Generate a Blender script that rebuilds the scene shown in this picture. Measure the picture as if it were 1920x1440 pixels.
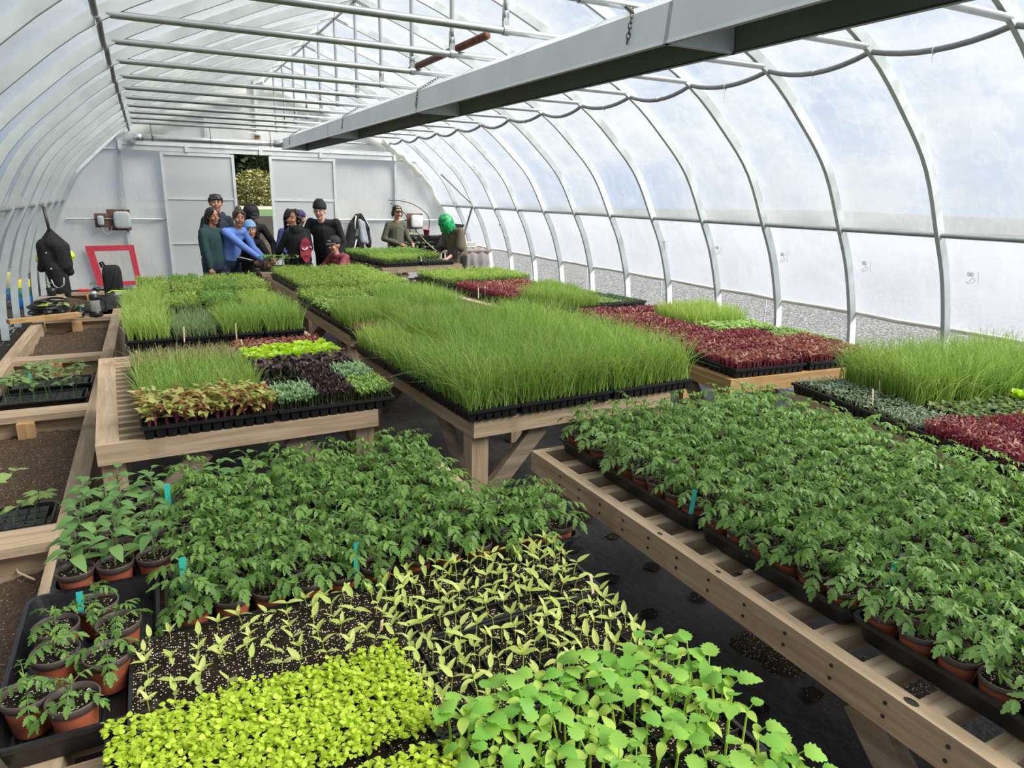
import bpy, math, random
import numpy as np
from mathutils import Vector, Matrix
random.seed(7); RNG = np.random.default_rng(7)
PI = math.pi
SC = bpy.context.scene
COL = SC.collection
for o in list(bpy.data.objects): bpy.data.objects.remove(o)

# ---------------------------------------------------------------- camera
CAM_P = Vector((-2.177, -4.423, 1.78)); FPX = 1302.2
yaw, pitch, roll = math.radians(27.252), math.radians(15.193), math.radians(1.21)
fwd = Vector((math.sin(yaw)*math.cos(pitch), math.cos(yaw)*math.cos(pitch), -math.sin(pitch)))
rt0 = Vector((math.cos(yaw), -math.sin(yaw), 0)); up0 = rt0.cross(fwd)
rt = math.cos(roll)*rt0 + math.sin(roll)*up0; up = -math.sin(roll)*rt0 + math.cos(roll)*up0
cd = bpy.data.cameras.new('camera'); cam = bpy.data.objects.new('camera', cd); COL.objects.link(cam)
M = Matrix((rt, up, -fwd)).transposed().to_4x4(); M.translation = CAM_P
cam.matrix_world = M
cd.sensor_fit = 'HORIZONTAL'; cd.sensor_width = 36.0; cd.lens = FPX/1920*36; cd.clip_start = .05; cd.clip_end = 500
SC.camera = cam

# ---------------------------------------------------------------- light
SC.view_settings.view_transform = 'Standard'; SC.view_settings.look = 'None'
SC.view_settings.exposure = 0.86; SC.view_settings.gamma = 1.0; SC.view_settings.use_curve_mapping = False
SC.cycles.use_denoising = True
SC.cycles.max_bounces = 10; SC.cycles.diffuse_bounces = 4; SC.cycles.glossy_bounces = 2
SC.cycles.transmission_bounces = 4; SC.cycles.transparent_max_bounces = 12
SC.cycles.caustics_reflective = False; SC.cycles.caustics_refractive = False
SC.cycles.sample_clamp_indirect = 6.0
w = bpy.data.worlds.new('sky'); SC.world = w; w.use_nodes = True
nt = w.node_tree; nt.nodes.clear()
wo = nt.nodes.new('ShaderNodeOutputWorld'); bg = nt.nodes.new('ShaderNodeBackground')
tc = nt.nodes.new('ShaderNodeTexCoord'); no = nt.nodes.new('ShaderNodeTexNoise'); cr = nt.nodes.new('ShaderNodeValToRGB')
mp = nt.nodes.new('ShaderNodeMapping'); mp.inputs['Scale'].default_value = (1, 1, 2.2)
no.inputs['Scale'].default_value = 2.2; no.inputs['Detail'].default_value = 5
cr.color_ramp.elements[0].position = .42; cr.color_ramp.elements[0].color = (.52, .67, .92, 1)
cr.color_ramp.elements[1].position = .62; cr.color_ramp.elements[1].color = (.88, .92, .97, 1)
nt.links.new(tc.outputs['Generated'], mp.inputs['Vector']); nt.links.new(mp.outputs[0], no.inputs['Vector'])
nt.links.new(no.outputs[0], cr.inputs[0]); nt.links.new(cr.outputs[0], bg.inputs[0]); nt.links.new(bg.outputs[0], wo.inputs[0])
bg.inputs[1].default_value = 0.52
sd = bpy.data.lights.new('sun', 'SUN'); sd.energy = 9.5; sd.angle = math.radians(40); sd.color = (1, .945, .84)
sun = bpy.data.objects.new('sun', sd); COL.objects.link(sun)
sun.rotation_euler = Vector((0.58, -0.50, 0.80)).to_track_quat('Z', 'Y').to_euler()   # sun stands to the right, a little behind the camera
sun.location = (6, -6, 12)

# ---------------------------------------------------------------- materials
MATS = {}
def ramp(nt, fac, stops):
    r = nt.nodes.new('ShaderNodeValToRGB')
    e = r.color_ramp.elements
    while len(e) < len(stops): e.new(.5)
    for k, (p, c) in enumerate(stops): e[k].position = p; e[k].color = (*c, 1)
    nt.links.new(fac, r.inputs[0]); return r.outputs[0]
def newmat(name):
    m = bpy.data.materials.new(name); m.use_nodes = True; MATS[name] = m
    n = m.node_tree; b = n.nodes['Principled BSDF']; return m, n, b
def noise(nt, scale, detail=3, vec='Object', mapping=None, rough=.55):
    tc = nt.nodes.new('ShaderNodeTexCoord'); t = nt.nodes.new('ShaderNodeTexNoise')
    t.inputs['Scale'].default_value = scale; t.inputs['Detail'].default_value = detail; t.inputs['Roughness'].default_value = rough
    src = tc.outputs[vec]
    if mapping:
        mp = nt.nodes.new('ShaderNodeMapping'); mp.inputs['Scale'].default_value = mapping; nt.links.new(src, mp.inputs[0]); src = mp.outputs[0]
    nt.links.new(src, t.inputs['Vector']); return t.outputs[0]
def bump(nt, b, h, strength=.3, dist=.01):
    n = nt.nodes.new('ShaderNodeBump'); n.inputs['Strength'].default_value = strength; n.inputs['Distance'].default_value = dist
    nt.links.new(h, n.inputs['Height']); nt.links.new(n.outputs[0], b.inputs['Normal'])
def plain(name, c, rough=.6, metal=0., var=.12, scale=12, spec=.5, bmp=0):
    m, n, b = newmat(name)
    f = noise(n, scale, 3)
    lo = tuple(x*(1-var) for x in c); hi = tuple(min(1, x*(1+var)) for x in c)
    n.links.new(ramp(n, f, [(.3, lo), (.7, hi)]), b.inputs['Base Color'])
    b.inputs['Roughness'].default_value = rough; b.inputs['Metallic'].default_value = metal
    b.inputs['Specular IOR Level'].default_value = spec
    if bmp: bump(n, b, noise(n, scale*3, 4), bmp)
    return m
def wood(name, axis, c0, c1, dark=(.10, .07, .045)):
    m, n, b = newmat(name)
    sc = [26, 26, 26]; sc[axis] = 1.6
    g = noise(n, 1.6, 5, mapping=tuple(sc), rough=.65)
    base = ramp(n, g, [(.25, tuple(x*.72 for x in c0)), (.45, c0), (.75, c1)])
    st = noise(n, 3.0, 4)
    msk = ramp(n, st, [(.56, (0, 0, 0)), (.74, (.55, .55, .55))])
    mx = n.nodes.new('ShaderNodeMixRGB'); n.links.new(msk, mx.inputs[0]); n.links.new(base, mx.inputs[1]); mx.inputs[2].default_value = (*dark, 1)
    n.links.new(mx.outputs[0], b.inputs['Base Color']); b.inputs['Roughness'].default_value = .85; b.inputs['Specular IOR Level'].default_value = .2
    bump(n, b, g, .25, .004)
    return m
for ax, s in enumerate('xyz'):
    wood('wood_'+s, ax, (.42, .305, .20), (.58, .46, .33), (.15, .10, .065))
    wood('oldwood_'+s, ax, (.24, .185, .135), (.38, .31, .24))
    wood('freshwood_'+s, ax, (.48, .29, .13), (.62, .42, .22), (.30, .16, .07))
def soilmat(name, c, specks=.0, speckscale=260, speckcol=(.72, .66, .55), thr=.18):
    m, n, b = newmat(name)
    g = noise(n, 60, 6, rough=.7); col = ramp(n, g, [(.3, tuple(x*.45 for x in c)), (.6, c), (.8, tuple(x*1.5 for x in c))])
    if specks:
        tc = n.nodes.new('ShaderNodeTexCoord'); v = n.nodes.new('ShaderNodeTexVoronoi'); v.inputs['Scale'].default_value = speckscale
        v.inputs['Randomness'].default_value = 1
        n.links.new(tc.outputs['Object'], v.inputs['Vector'])
        r1 = ramp(n, v.outputs['Distance'], [(thr, (1, 1, 1)), (thr+.06, (0, 0, 0))])
        v2 = n.nodes.new('ShaderNodeSeparateColor'); n.links.new(v.outputs['Color'], v2.inputs[0])
        r2 = ramp(n, v2.outputs[0], [(1-specks-.02, (0, 0, 0)), (1-specks, (1, 1, 1))])
        mu = n.nodes.new('ShaderNodeMath'); mu.operation = 'MULTIPLY'; n.links.new(r1, mu.inputs[0]); n.links.new(r2, mu.inputs[1])
        mx = n.nodes.new('ShaderNodeMixRGB'); n.links.new(mu.outputs[0], mx.inputs[0]); n.links.new(col, mx.inputs[1]); mx.inputs[2].default_value = (*speckcol, 1)
        col = mx.outputs[0]
    n.links.new(col, b.inputs['Base Color']); b.inputs['Roughness'].default_value = .95; b.inputs['Specular IOR Level'].default_value = .15
    bump(n, b, g, .8, .01); return m
soilmat('potsoil', (.026, .018, .012), .30, 230, (.80, .72, .58), thr=.36)
soilmat('bedsoil', (.12, .082, .055), .16, 110, (.50, .42, .34), thr=.28)
soilmat('darksoil', (.020, .015, .012), .14, 90, (.4, .36, .3), thr=.22)
soilmat('outsoil', (.05, .040, .031), .25, 14, (.16, .13, .10), thr=.3)
soilmat('gravel', (.10, .105, .11), .5, 30, (.24, .245, .25), thr=.42)
def leafmat(name, stops, trans=.42, rough=.45):
    m = bpy.data.materials.new(name); m.use_nodes = True; MATS[name] = m; n = m.node_tree; n.nodes.clear()
    out = n.nodes.new('ShaderNodeOutputMaterial'); g = n.nodes.new('ShaderNodeNewGeometry')
    col = ramp(n, g.outputs['Random Per Island'], stops)
    d = n.nodes.new('ShaderNodeBsdfPrincipled'); d.inputs['Roughness'].default_value = rough; d.inputs['Specular IOR Level'].default_value = .35
    t = n.nodes.new('ShaderNodeBsdfTranslucent'); mx = n.nodes.new('ShaderNodeMixShader'); mx.inputs[0].default_value = trans
    hs = n.nodes.new('ShaderNodeHueSaturation'); hs.inputs['Hue'].default_value = .485; hs.inputs['Saturation'].default_value = 1.08; hs.inputs['Value'].default_value = 1.25
    n.links.new(col, d.inputs['Base Color']); n.links.new(col, hs.inputs['Color']); n.links.new(hs.outputs[0], t.inputs[0])
    n.links.new(d.outputs[0], mx.inputs[1]); n.links.new(t.outputs[0], mx.inputs[2]); n.links.new(mx.outputs[0], out.inputs[0])
    return m
leafmat('tomato', [(0, (.110, .230, .055)), (.5, (.160, .310, .070)), (1, (.25, .42, .09))])
leafmat('tomato_light', [(0, (.16, .31, .09)), (.5, (.24, .42, .12)), (1, (.34, .52, .16))])
leafmat('bigleaf', [(0, (.13, .28, .085)), (1, (.24, .42, .13))])
leafmat('stem', [(0, (.17, .24, .10)), (1, (.28, .36, .17))])
leafmat('onion', [(0, (.20, .34, .07)), (.6, (.29, .45, .10)), (1, (.46, .58, .20))], .38)
leafmat('onion_yellow', [(0, (.27, .42, .085)), (.6, (.38, .54, .13)), (1, (.55, .64, .24))], .38)
leafmat('onion_brown', [(0, (.30, .30, .12)), (.5, (.42, .38, .17)), (1, (.46, .50, .20))], .38)
leafmat('leek', [(0, (.18, .28, .12)), (1, (.32, .42, .20))], .38)
leafmat('pepper', [(0, (.44, .58, .12)), (.5, (.58, .70, .18)), (1, (.72, .78, .28))])
leafmat('cucumber', [(0, (.21, .46, .075)), (.5, (.30, .56, .10)), (1, (.48, .68, .14))])
leafmat('cotyledon', [(0, (.42, .64, .10)), (1, (.58, .74, .18))])
leafmat('basil', [(0, (.42, .58, .04)), (.5, (.52, .68, .065)), (1, (.66, .76, .12))])
leafmat('chard', [(0, (.30, .10, .06)), (.2, (.36, .20, .10)), (.4, (.42, .46, .13)), (.65, (.56, .56, .20)), (.85, (.26, .42, .10)), (1, (.70, .52, .25))])
leafmat('beet', [(0, (.13, .022, .034)), (.5, (.26, .050, .065)), (.8, (.36, .13, .10)), (1, (.42, .25, .16))], .3)
leafmat('beet_brown', [(0, (.20, .055, .045)), (.5, (.32, .11, .08)), (1, (.42, .27, .17))], .3)
leafmat('beetstem', [(0, (.42, .06, .12)), (1, (.50, .16, .20))], .3)
leafmat('kale_light', [(0, (.26, .42, .22)), (1, (.40, .56, .33))])
leafmat('kale_green', [(0, (.30, .46, .14)), (1, (.46, .62, .22))])
leafmat('purple', [(0, (.040, .025, .032)), (.6, (.080, .050, .052)), (1, (.16, .12, .09))], .2)
leafmat('lettuce', [(0, (.44, .66, .06)), (1, (.60, .80, .11))])
leafmat('mixgreen', [(0, (.15, .12, .06)), (.4, (.13, .24, .09)), (1, (.26, .36, .12))])
leafmat('darkgreen', [(0, (.05, .12, .05)), (1, (.14, .27, .10))])
leafmat('graygreen', [(0, (.16, .22, .15)), (1, (.34, .42, .30))], .25)
leafmat('fluffy', [(0, (.23, .42, .07)), (.5, (.36, .52, .11)), (1, (.52, .62, .18))])
leafmat('fluffy_deep', [(0, (.16, .33, .08)), (1, (.32, .50, .12))])
leafmat('bedleaf', [(0, (.14, .26, .11)), (1, (.28, .42, .19))])
leafmat('pine', [(0, (.012, .022, .010)), (1, (.035, .055, .022))], .1)
leafmat('drybush', [(0, (.13, .14, .05)), (.6, (.20, .19, .08)), (1, (.11, .15, .04))], .2)
leafmat('grassblade', [(0, (.06, .14, .03)), (1, (.12, .22, .05))], .2)
leafmat('drystem', [(0, (.10, .085, .055)), (1, (.22, .20, .14))], .1)
plain('blackplastic', (.012, .012, .013), .38, var=.3, scale=30)
plain('tray', (.014, .014, .015), .42, var=.3, scale=40, bmp=.05)
plain('terracotta', (.38, .105, .055), .5, var=.22, scale=18)
plain('potrim', (.085, .062, .055), .5, var=.2, scale=30)
plain('steel', (.42, .44, .44), .38, .75, var=.12, scale=9)
plain('arch_steel', (.54, .58, .58), .5, .05, var=.10, scale=5, spec=.35)
plain('galv', (.68, .71, .71), .42, .2, var=.1, scale=6)
plain('rust', (.14, .055, .035), .7, .3, var=.4, scale=20)
plain('duct', (.70, .71, .72), .28, .85, var=.1, scale=12, bmp=.1)
plain('heater_skin', (.70, .73, .75), .5, .1, var=.06, scale=4)
plain('heater_inner', (.20, .205, .19), .55, .3, var=.08, scale=4)
plain('greyhose', (.22, .23, .24), .5, var=.1)
plain('whiteplastic', (.74, .76, .77), .45, var=.05)
plain('cream', (.72, .70, .60), .5, var=.1)
plain('greyplastic', (.48, .53, .54), .5, var=.05)
plain('brownboard', (.16, .085, .06), .8, var=.2)
plain('redtape', (.62, .055, .085), .55, var=.2, scale=25)
plain('teal', (.05, .52, .44), .4, var=.05)
plain('stick', (.70, .56, .36), .8, var=.12, scale=40)
plain('tarp', (.36, .32, .32), .6, var=.2, scale=6, bmp=.4)
plain('blackfabric', (.012, .012, .013), .85, var=.4, scale=20, bmp=.3)
plain('hivis', (.60, .95, .04), .6, var=.1)
plain('silver', (.55, .57, .58), .3, .6, var=.1)
plain('redpot', (.36, .07, .09), .5)
plain('redtool', (.66, .05, .05), .4)
plain('blue', (.03, .20, .62), .45, var=.05)
plain('yellow', (.80, .66, .05), .45, var=.05)
plain('dkgreen', (.01, .12, .075), .45, var=.05)
plain('screwmetal', (.10, .085, .07), .4, .6)
plain('stone', (.42, .34, .28), .9, var=.3, scale=9, bmp=.5)
# black weed-barrier fabric
m, n, b = newmat('weedfabric')
g = noise(n, 1.4, 5); wv = noise(n, 700, 1)
col = ramp(n, g, [(.35, (.014, .014, .015)), (.7, (.034, .034, .036))])
ms = ramp(n, noise(n, 1.1, 5, rough=.7), [(.55, (0, 0, 0)), (.68, (.75, .75, .75))])
sp = n.nodes.new('ShaderNodeMixRGB'); n.links.new(ms, sp.inputs[0]); n.links.new(col, sp.inputs[1])
tcn = n.nodes.new('ShaderNodeTexCoord'); vv = n.nodes.new('ShaderNodeTexVoronoi'); vv.inputs['Scale'].default_value = 120; n.links.new(tcn.outputs['Object'], vv.inputs['Vector'])
dirt = ramp(n, vv.outputs['Distance'], [(.14, (.42, .38, .33)), (.22, (.035, .026, .02))]); n.links.new(dirt, sp.inputs[2])
n.links.new(sp.outputs[0], b.inputs['Base Color']); b.inputs['Roughness'].default_value = .62; b.inputs['Specular IOR Level'].default_value = .35
bump(n, b, noise(n, 3.5, 6, rough=.6), .9, .06)
# polythene film: partly see-through, mostly milky
def film(name, clear_lo, clear_hi, milk=(.86, .90, .93), scale=(1, .5, 1), trans=.55, bmp=.5, nscale=1.6):
    m = bpy.data.materials.new(name); m.use_nodes = True; MATS[name] = m; n = m.node_tree; n.nodes.clear()
    out = n.nodes.new('ShaderNodeOutputMaterial')
    tr = n.nodes.new('ShaderNodeBsdfTransparent'); tr.inputs[0].default_value = (.93, .96, 1, 1)
    tl = n.nodes.new('ShaderNodeBsdfTranslucent'); tl.inputs[0].default_value = (*milk, 1)
    df = n.nodes.new('ShaderNodeBsdfDiffuse'); df.inputs[0].default_value = (*milk, 1)
    gl = n.nodes.new('ShaderNodeBsdfGlossy'); gl.inputs['Roughness'].default_value = .25
    a = n.nodes.new('ShaderNodeMixShader'); a.inputs[0].default_value = trans; n.links.new(df.outputs[0], a.inputs[1]); n.links.new(tl.outputs[0], a.inputs[2])
    g = noise(n, nscale, 6, mapping=scale, rough=.62)
    f = ramp(n, g, [(.40, (clear_lo,)*3), (.60, (clear_hi,)*3)])
    cz = noise(n, 1.1, 4, mapping=(1, 1.3, .7), rough=.5); cz2 = noise(n, 3.4, 3, mapping=(.6, 1.4, .5), rough=.5)
    for q_, w_ in ((cz, .018), (cz2, .012)):
        cl_ = ramp(n, q_, [(.5-w_*3, (1, 1, 1)), (.5, (.78, .78, .78)), (.5+w_, (1, 1, 1))]); mq = n.nodes.new('ShaderNodeMath'); mq.operation = 'MULTIPLY'; n.links.new(f, mq.inputs[0]); n.links.new(cl_, mq.inputs[1]); f = mq.outputs[0]
    c = n.nodes.new('ShaderNodeMixShader'); n.links.new(f, c.inputs[0]); n.links.new(a.outputs[0], c.inputs[1]); n.links.new(tr.outputs[0], c.inputs[2])
    d = n.nodes.new('ShaderNodeMixShader'); d.inputs[0].default_value = .05; n.links.new(c.outputs[0], d.inputs[1]); n.links.new(gl.outputs[0], d.inputs[2])
    bm = n.nodes.new('ShaderNodeBump'); bm.inputs['Strength'].default_value = bmp; bm.inputs['Distance'].default_value = .03
    n.links.new(noise(n, 2.2, 5, mapping=(1, 1, .5)), bm.inputs['Height'])
    for s in (tl, df, gl): n.links.new(bm.outputs[0], s.inputs['Normal'])
    n.links.new(d.outputs[0], out.inputs[0]); return m
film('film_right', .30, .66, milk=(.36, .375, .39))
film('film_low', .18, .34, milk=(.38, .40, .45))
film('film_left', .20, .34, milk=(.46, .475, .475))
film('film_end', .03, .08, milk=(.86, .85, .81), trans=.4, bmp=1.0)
film('film_panel', .02, .03, milk=(.78, .79, .80), trans=.42, bmp=.05)
film('film_loose', .05, .12, milk=(.86, .85, .80), trans=.5, bmp=1.0)

# ---------------------------------------------------------------- mesh helpers
class MB:
    def __init__(s): s.v = []; s.f = []; s.sm = False
    def add(s, vs, fs):
        o = len(s.v); s.v += [tuple(v) for v in vs]; s.f += [tuple(i+o for i in f) for f in fs]; return s
    def box(s, x0, y0, z0, x1, y1, z1):
        return s.add([(x0,y0,z0),(x1,y0,z0),(x1,y1,z0),(x0,y1,z0),(x0,y0,z1),(x1,y0,z1),(x1,y1,z1),(x0,y1,z1)],
                     [(0,3,2,1),(4,5,6,7),(0,1,5,4),(1,2,6,5),(2,3,7,6),(3,0,4,7)])
    def beam(s, p, q, w, h, upv=(0,0,1)):
        p = Vector(p); q = Vector(q); d = (q-p).normalized(); u = Vector(upv)
        if abs(d.dot(u)) > .99: u = Vector((0,1,0))
        a = d.cross(u).normalized(); u = a.cross(d)
        vs = [c + a*sx*w/2 + u*sz*h/2 for c in (p, q) for sx, sz in ((-1,-1),(1,-1),(1,1),(-1,1))]
        return s.add(vs, [(0,1,2,3),(7,6,5,4),(0,4,5,1),(1,5,6,2),(2,6,7,3),(3,7,4,0)])
    def tube(s, pts, r, n=8, cap=True):
        pts = [Vector(p) for p in pts]; rs = r if isinstance(r, (list, tuple)) else [r]*len(pts)
        vs = []; fs = []; a = None
        for i, p in enumerate(pts):
            d = (pts[min(i+1, len(pts)-1)] - pts[max(i-1, 0)])
            d = d.normalized() if d.length > 1e-9 else Vector((0,0,1))
            if a is None:
                a = d.orthogonal().normalized()
            else:
                a = (a - d*a.dot(d)); a = a.normalized() if a.length > 1e-6 else d.orthogonal().normalized()
            b = d.cross(a)
            for k in range(n):
                t = 2*PI*k/n; vs.append(p + (a*math.cos(t)+b*math.sin(t))*rs[i])
        for i in range(len(pts)-1):
            for k in range(n):
                k2 = (k+1) % n; fs.append((i*n+k, i*n+k2, (i+1)*n+k2, (i+1)*n+k))
        if cap: fs += [tuple(range(n))[::-1], tuple(range((len(pts)-1)*n, len(pts)*n))]
        return s.add(vs, fs)
    def lathe(s, prof, n=20, c=(0,0,0), sx=1, sy=1):
        vs = []; fs = []
        for r, z in prof:
            for k in range(n):
                t = 2*PI*k/n; vs.append((c[0]+r*sx*math.cos(t), c[1]+r*sy*math.sin(t), c[2]+z))
        for i in range(len(prof)-1):
            for k in range(n):
                k2 = (k+1) % n; fs.append((i*n+k, i*n+k2, (i+1)*n+k2, (i+1)*n+k))
        return s.add(vs, fs)
    def ellipsoid(s, c, r, n=12, m=8, R=None):
        vs = []; fs = []
        for i in range(m+1):
            ph = PI*i/m
            for k in range(n):
                t = 2*PI*k/n; v = Vector((r[0]*math.sin(ph)*math.cos(t), r[1]*math.sin(ph)*math.sin(t), r[2]*math.cos(ph)))
                if R: v = R @ v
                vs.append(Vector(c)+v)
        for i in range(m):
            for k in range(n):
                k2 = (k+1) % n; fs.append((i*n+k, (i+1)*n+k, (i+1)*n+k2, i*n+k2))
        return s.add(vs, fs)
    def mesh(s, name, mat, smooth=False):
        me = bpy.data.meshes.new(name); me.from_pydata(s.v, [], s.f); me.materials.append(MATS[mat]); me.update()
        if smooth: me.polygons.foreach_set('use_smooth', [True]*len(me.polygons))
        return me
    def build(s, name, mat, parent=None, smooth=False):
        return link(name, s.mesh(name, mat, smooth), parent)
def link(name, me, parent=None, loc=None):
    o = bpy.data.objects.new(name, me); COL.objects.link(o)
    if parent: o.parent = parent
    if loc: o.location = loc
    return o
def tag(o, label=None, cat=None, group=None, kind=None):
    if label: o['label'] = label
    if cat: o['category'] = cat
    if group: o['group'] = group
    if kind: o['kind'] = kind
    return o
def thing(name, label, cat, loc=(0,0,0), rz=0, group=None):
    o = bpy.data.objects.new(name, None); COL.objects.link(o); o.location = loc; o.rotation_euler = (0,0,rz)
    o.empty_display_size = .05
    return tag(o, label, cat, group)
def dup(root, loc, rz=0, label=None, group=None, scale=1.0):
    r = root.copy(); COL.objects.link(r); r.location = loc; r.rotation_euler = (0,0,rz); r.scale = (scale,)*3
    if label: r['label'] = label
    if group: r['group'] = group
    for ch in root.children:
        c = ch.copy(); COL.objects.link(c); c.parent = r
        for g in ch.children:
            d = g.copy(); COL.objects.link(d); d.parent = c
    return r
def struct(name, mb, mat, smooth=False, parent=None):
    o = mb.build(name, mat, parent, smooth)
    if not parent: o['kind'] = 'structure'
    return o

# ---- numpy foliage: templates placed many times into one mesh
class Tpl:
    def __init__(s, v, f):
        s.v = np.array(v, float); s.l = np.array([i for q in f for i in q], int); s.n = np.array([len(q) for q in f], int)
class Fol:
    def __init__(s): s.V = []; s.L = []; s.N = []; s.c = 0
    def place(s, t, R, p):
        s.V.append(t.v @ np.array(R).T + np.array(p)); s.L.append(t.l + s.c); s.N.append(t.n); s.c += len(t.v)
    def ribbons(s, P, W):      # P: (k, m, 3) centre lines, W: (k, m, 3) half-width vectors
        k, m, _ = P.shape
        V = np.stack([P-W, P+W], 2).reshape(-1, 3)
        base = (np.arange(k)*m*2)[:, None, None] + (np.arange(m-1)*2)[None, :, None] + np.array([0, 1, 3, 2])[None, None, :]
        s.V.append(V); s.L.append(base.reshape(-1) + s.c); s.N.append(np.full(k*(m-1), 4)); s.c += len(V)
    def mesh(s, name, mat, smooth=True):
        V = np.concatenate(s.V); L = np.concatenate(s.L); N = np.concatenate(s.N)
        me = bpy.data.meshes.new(name); me.vertices.add(len(V)); me.vertices.foreach_set('co', V.astype(np.float32).ravel())
        me.loops.add(len(L)); me.loops.foreach_set('vertex_index', L.astype(np.int32))
        me.polygons.add(len(N)); me.polygons.foreach_set('loop_start', np.concatenate([[0], np.cumsum(N)[:-1]]).astype(np.int32))
        me.update(calc_edges=True); me.validate()
        if smooth: me.polygons.foreach_set('use_smooth', [True]*len(me.polygons))
        me.materials.append(MATS[mat]); return me
def leaf_tpl(L=1, W=.4, seg=5, teeth=0., fold=.25, droop=.3, base=.15, tip=1.6):
    v = []; f = []
    for i in range(seg+1):
        t = i/seg; x = L*t; z = -droop*t*t*L
        w = W/2*(math.sin(PI*min(1, (t*.93+.07)**.8))**(.8))*(1 if t < 1 else 0)
        if i == 0: w = W/2*base
        if i == seg: w = .001
        dx = 0
        if teeth and 0 < i < seg: w *= 1 + (teeth if i % 2 else -teeth); dx = (teeth*.18*L if i % 2 else -teeth*.1*L)
        v += [(x, 0, z), (x+dx, w, z+w*fold), (x+dx, -w, z+w*fold)]
    for i in range(seg):
        a = i*3; f += [(a, a+3, a+4, a+1), (a, a+2, a+5, a+3)]
    return Tpl(v, f)
def rmat(az, el, roll=0):    # local +X points to azimuth az, elevation el
    ca, sa, ce, se = math.cos(az), math.sin(az), math.cos(el), math.sin(el)
    A = np.array([[ca, -sa, 0], [sa, ca, 0], [0, 0, 1]]); B = np.array([[ce, 0, -se], [0, 1, 0], [se, 0, ce]])
    cr_, sr_ = math.cos(roll), math.sin(roll); C = np.array([[1, 0, 0], [0, cr_, -sr_], [0, sr_, cr_]])
    return A @ B @ C
def stemtube(fol, pts, r0, r1, n=4):
    pts = np.array(pts, float); m = len(pts); v = []; f = []
    for i, p in enumerate(pts):
        r = r0+(r1-r0)*i/(m-1)
        d = pts[min(i+1, m-1)]-pts[max(0, i-1)]; d = d/(np.linalg.norm(d)+1e-9)
        a = np.cross(d, [0.3, .9, .1]); a /= np.linalg.norm(a)+1e-9; b = np.cross(d, a)
        for k in range(n):
            t = 2*PI*k/n; v.append(p+(a*math.cos(t)+b*math.sin(t))*r)
    for i in range(m-1):
        for k in range(n):
            k2 = (k+1) % n; f.append((i*n+k, i*n+k2, (i+1)*n+k2, (i+1)*n+k))
    fol.place(Tpl(v, f), np.eye(3), (0, 0, 0))

# ================================================================ SHELL OF THE GREENHOUSE
S = .914; J0, J1 = -7, 11; YE = J1*S
KP = [(3.84, 0), (3.80, .60), (3.645, 1.16), (3.455, 1.55), (3.18, 2.05), (2.82, 2.42), (2.33, 2.805), (1.60, 3.155), (.80, 3.50), (0, 3.78)]
def catmull(P, n=6):
    out = []; Q = [P[0]] + list(P) + [P[-1]]
    for i in range(1, len(Q)-2):
        for k in range(n):
            t = k/n; p0, p1, p2, p3 = Q[i-1], Q[i], Q[i+1], Q[i+2]
            out.append(tuple(.5*((2*p1[a]) + (-p0[a]+p2[a])*t + (2*p0[a]-5*p1[a]+4*p2[a]-p3[a])*t*t + (-p0[a]+3*p1[a]-3*p2[a]+p3[a])*t**3) for a in range(len(p1))))
    out.append(tuple(P[-1])); return out
PROF = catmull(KP, 4)
PX = np.array([p[0] for p in PROF])[::-1]; PZ = np.array([p[1] for p in PROF])[::-1]
def roof_z(x): return float(np.interp(abs(x), PX, PZ))
def wall_x(z): return float(np.interp(z, PZ[::-1], PX[::-1]))
def offset_prof(d):
    out = []
    for i, (x, z) in enumerate(PROF):
        a = PROF[max(0, i-1)]; c = PROF[min(len(PROF)-1, i+1)]
        tx, tz = c[0]-a[0], c[1]-a[1]; l = math.hypot(tx, tz); out.append((x + tz/l*d, z - tx/l*d))
    return out
def arch_mesh(side):
    mb = MB(); a = offset_prof(-.045); b = offset_prof(.032); vs = []; fs = []; h = .0175
    for (x1, z1), (x2, z2) in zip(a, b):
        x1 = max(x1, 0); x2 = max(x2, 0)
        vs += [(side*x1, -h, z1), (side*x1, h, z1), (side*x2, h, z2), (side*x2, -h, z2)]
    for i in range(len(a)-1):
        for k in range(4):
            k2 = (k+1) % 4; fs.append((i*4+k, i*4+k2, (i+1)*4+k2, (i+1)*4+k))
    fs += [(0, 1, 2, 3)]; mb.add(vs, fs); return mb
ORD = ['first', 'second', 'third', 'fourth', 'fifth', 'sixth', 'seventh', 'eighth', 'ninth', 'tenth', 'eleventh', 'twelfth', 'thirteenth', 'fourteenth', 'fifteenth', 'sixteenth', 'seventeenth', 'eighteenth', 'nineteenth']
t0 = thing('arch_truss', 'grey steel arch', 'arch', (0, 0, 0))
arch_mesh(-1).build('arch_rib', 'arch_steel', t0); arch_mesh(1).build('arch_rib', 'arch_steel', t0)
mb = MB().tube([(-2.33, 0, 2.805), (-2.25, 0, 2.805), (2.25, 0, 2.805), (2.33, 0, 2.805)], [.012, .0235, .0235, .012], 12); mb.build('cross_tie', 'steel', t0, True)
kp = MB().tube([(0, 0, 3.74), (0, 0, 3.70), (0, 0, 2.97), (0, 0, 2.93)], .017, 10)
kp.box(-.022, -.006, 2.86, .022, .006, 2.96).build('king_post', 'steel', t0, True)
mb = MB().tube([(-.02, 0, 2.805), (.02, 0, 2.805)], .030, 12); mb.box(-.02, -.012, 2.82, .02, .012, 2.875).build('bracket', 'steel', t0)
mb = MB(); mb.beam((-.16, 0, 3.695), (0, 0, 3.755), .05, .004); mb.beam((.16, 0, 3.695), (0, 0, 3.755), .05, .004); mb.build('ridge_gusset', 'steel', t0)
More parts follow.
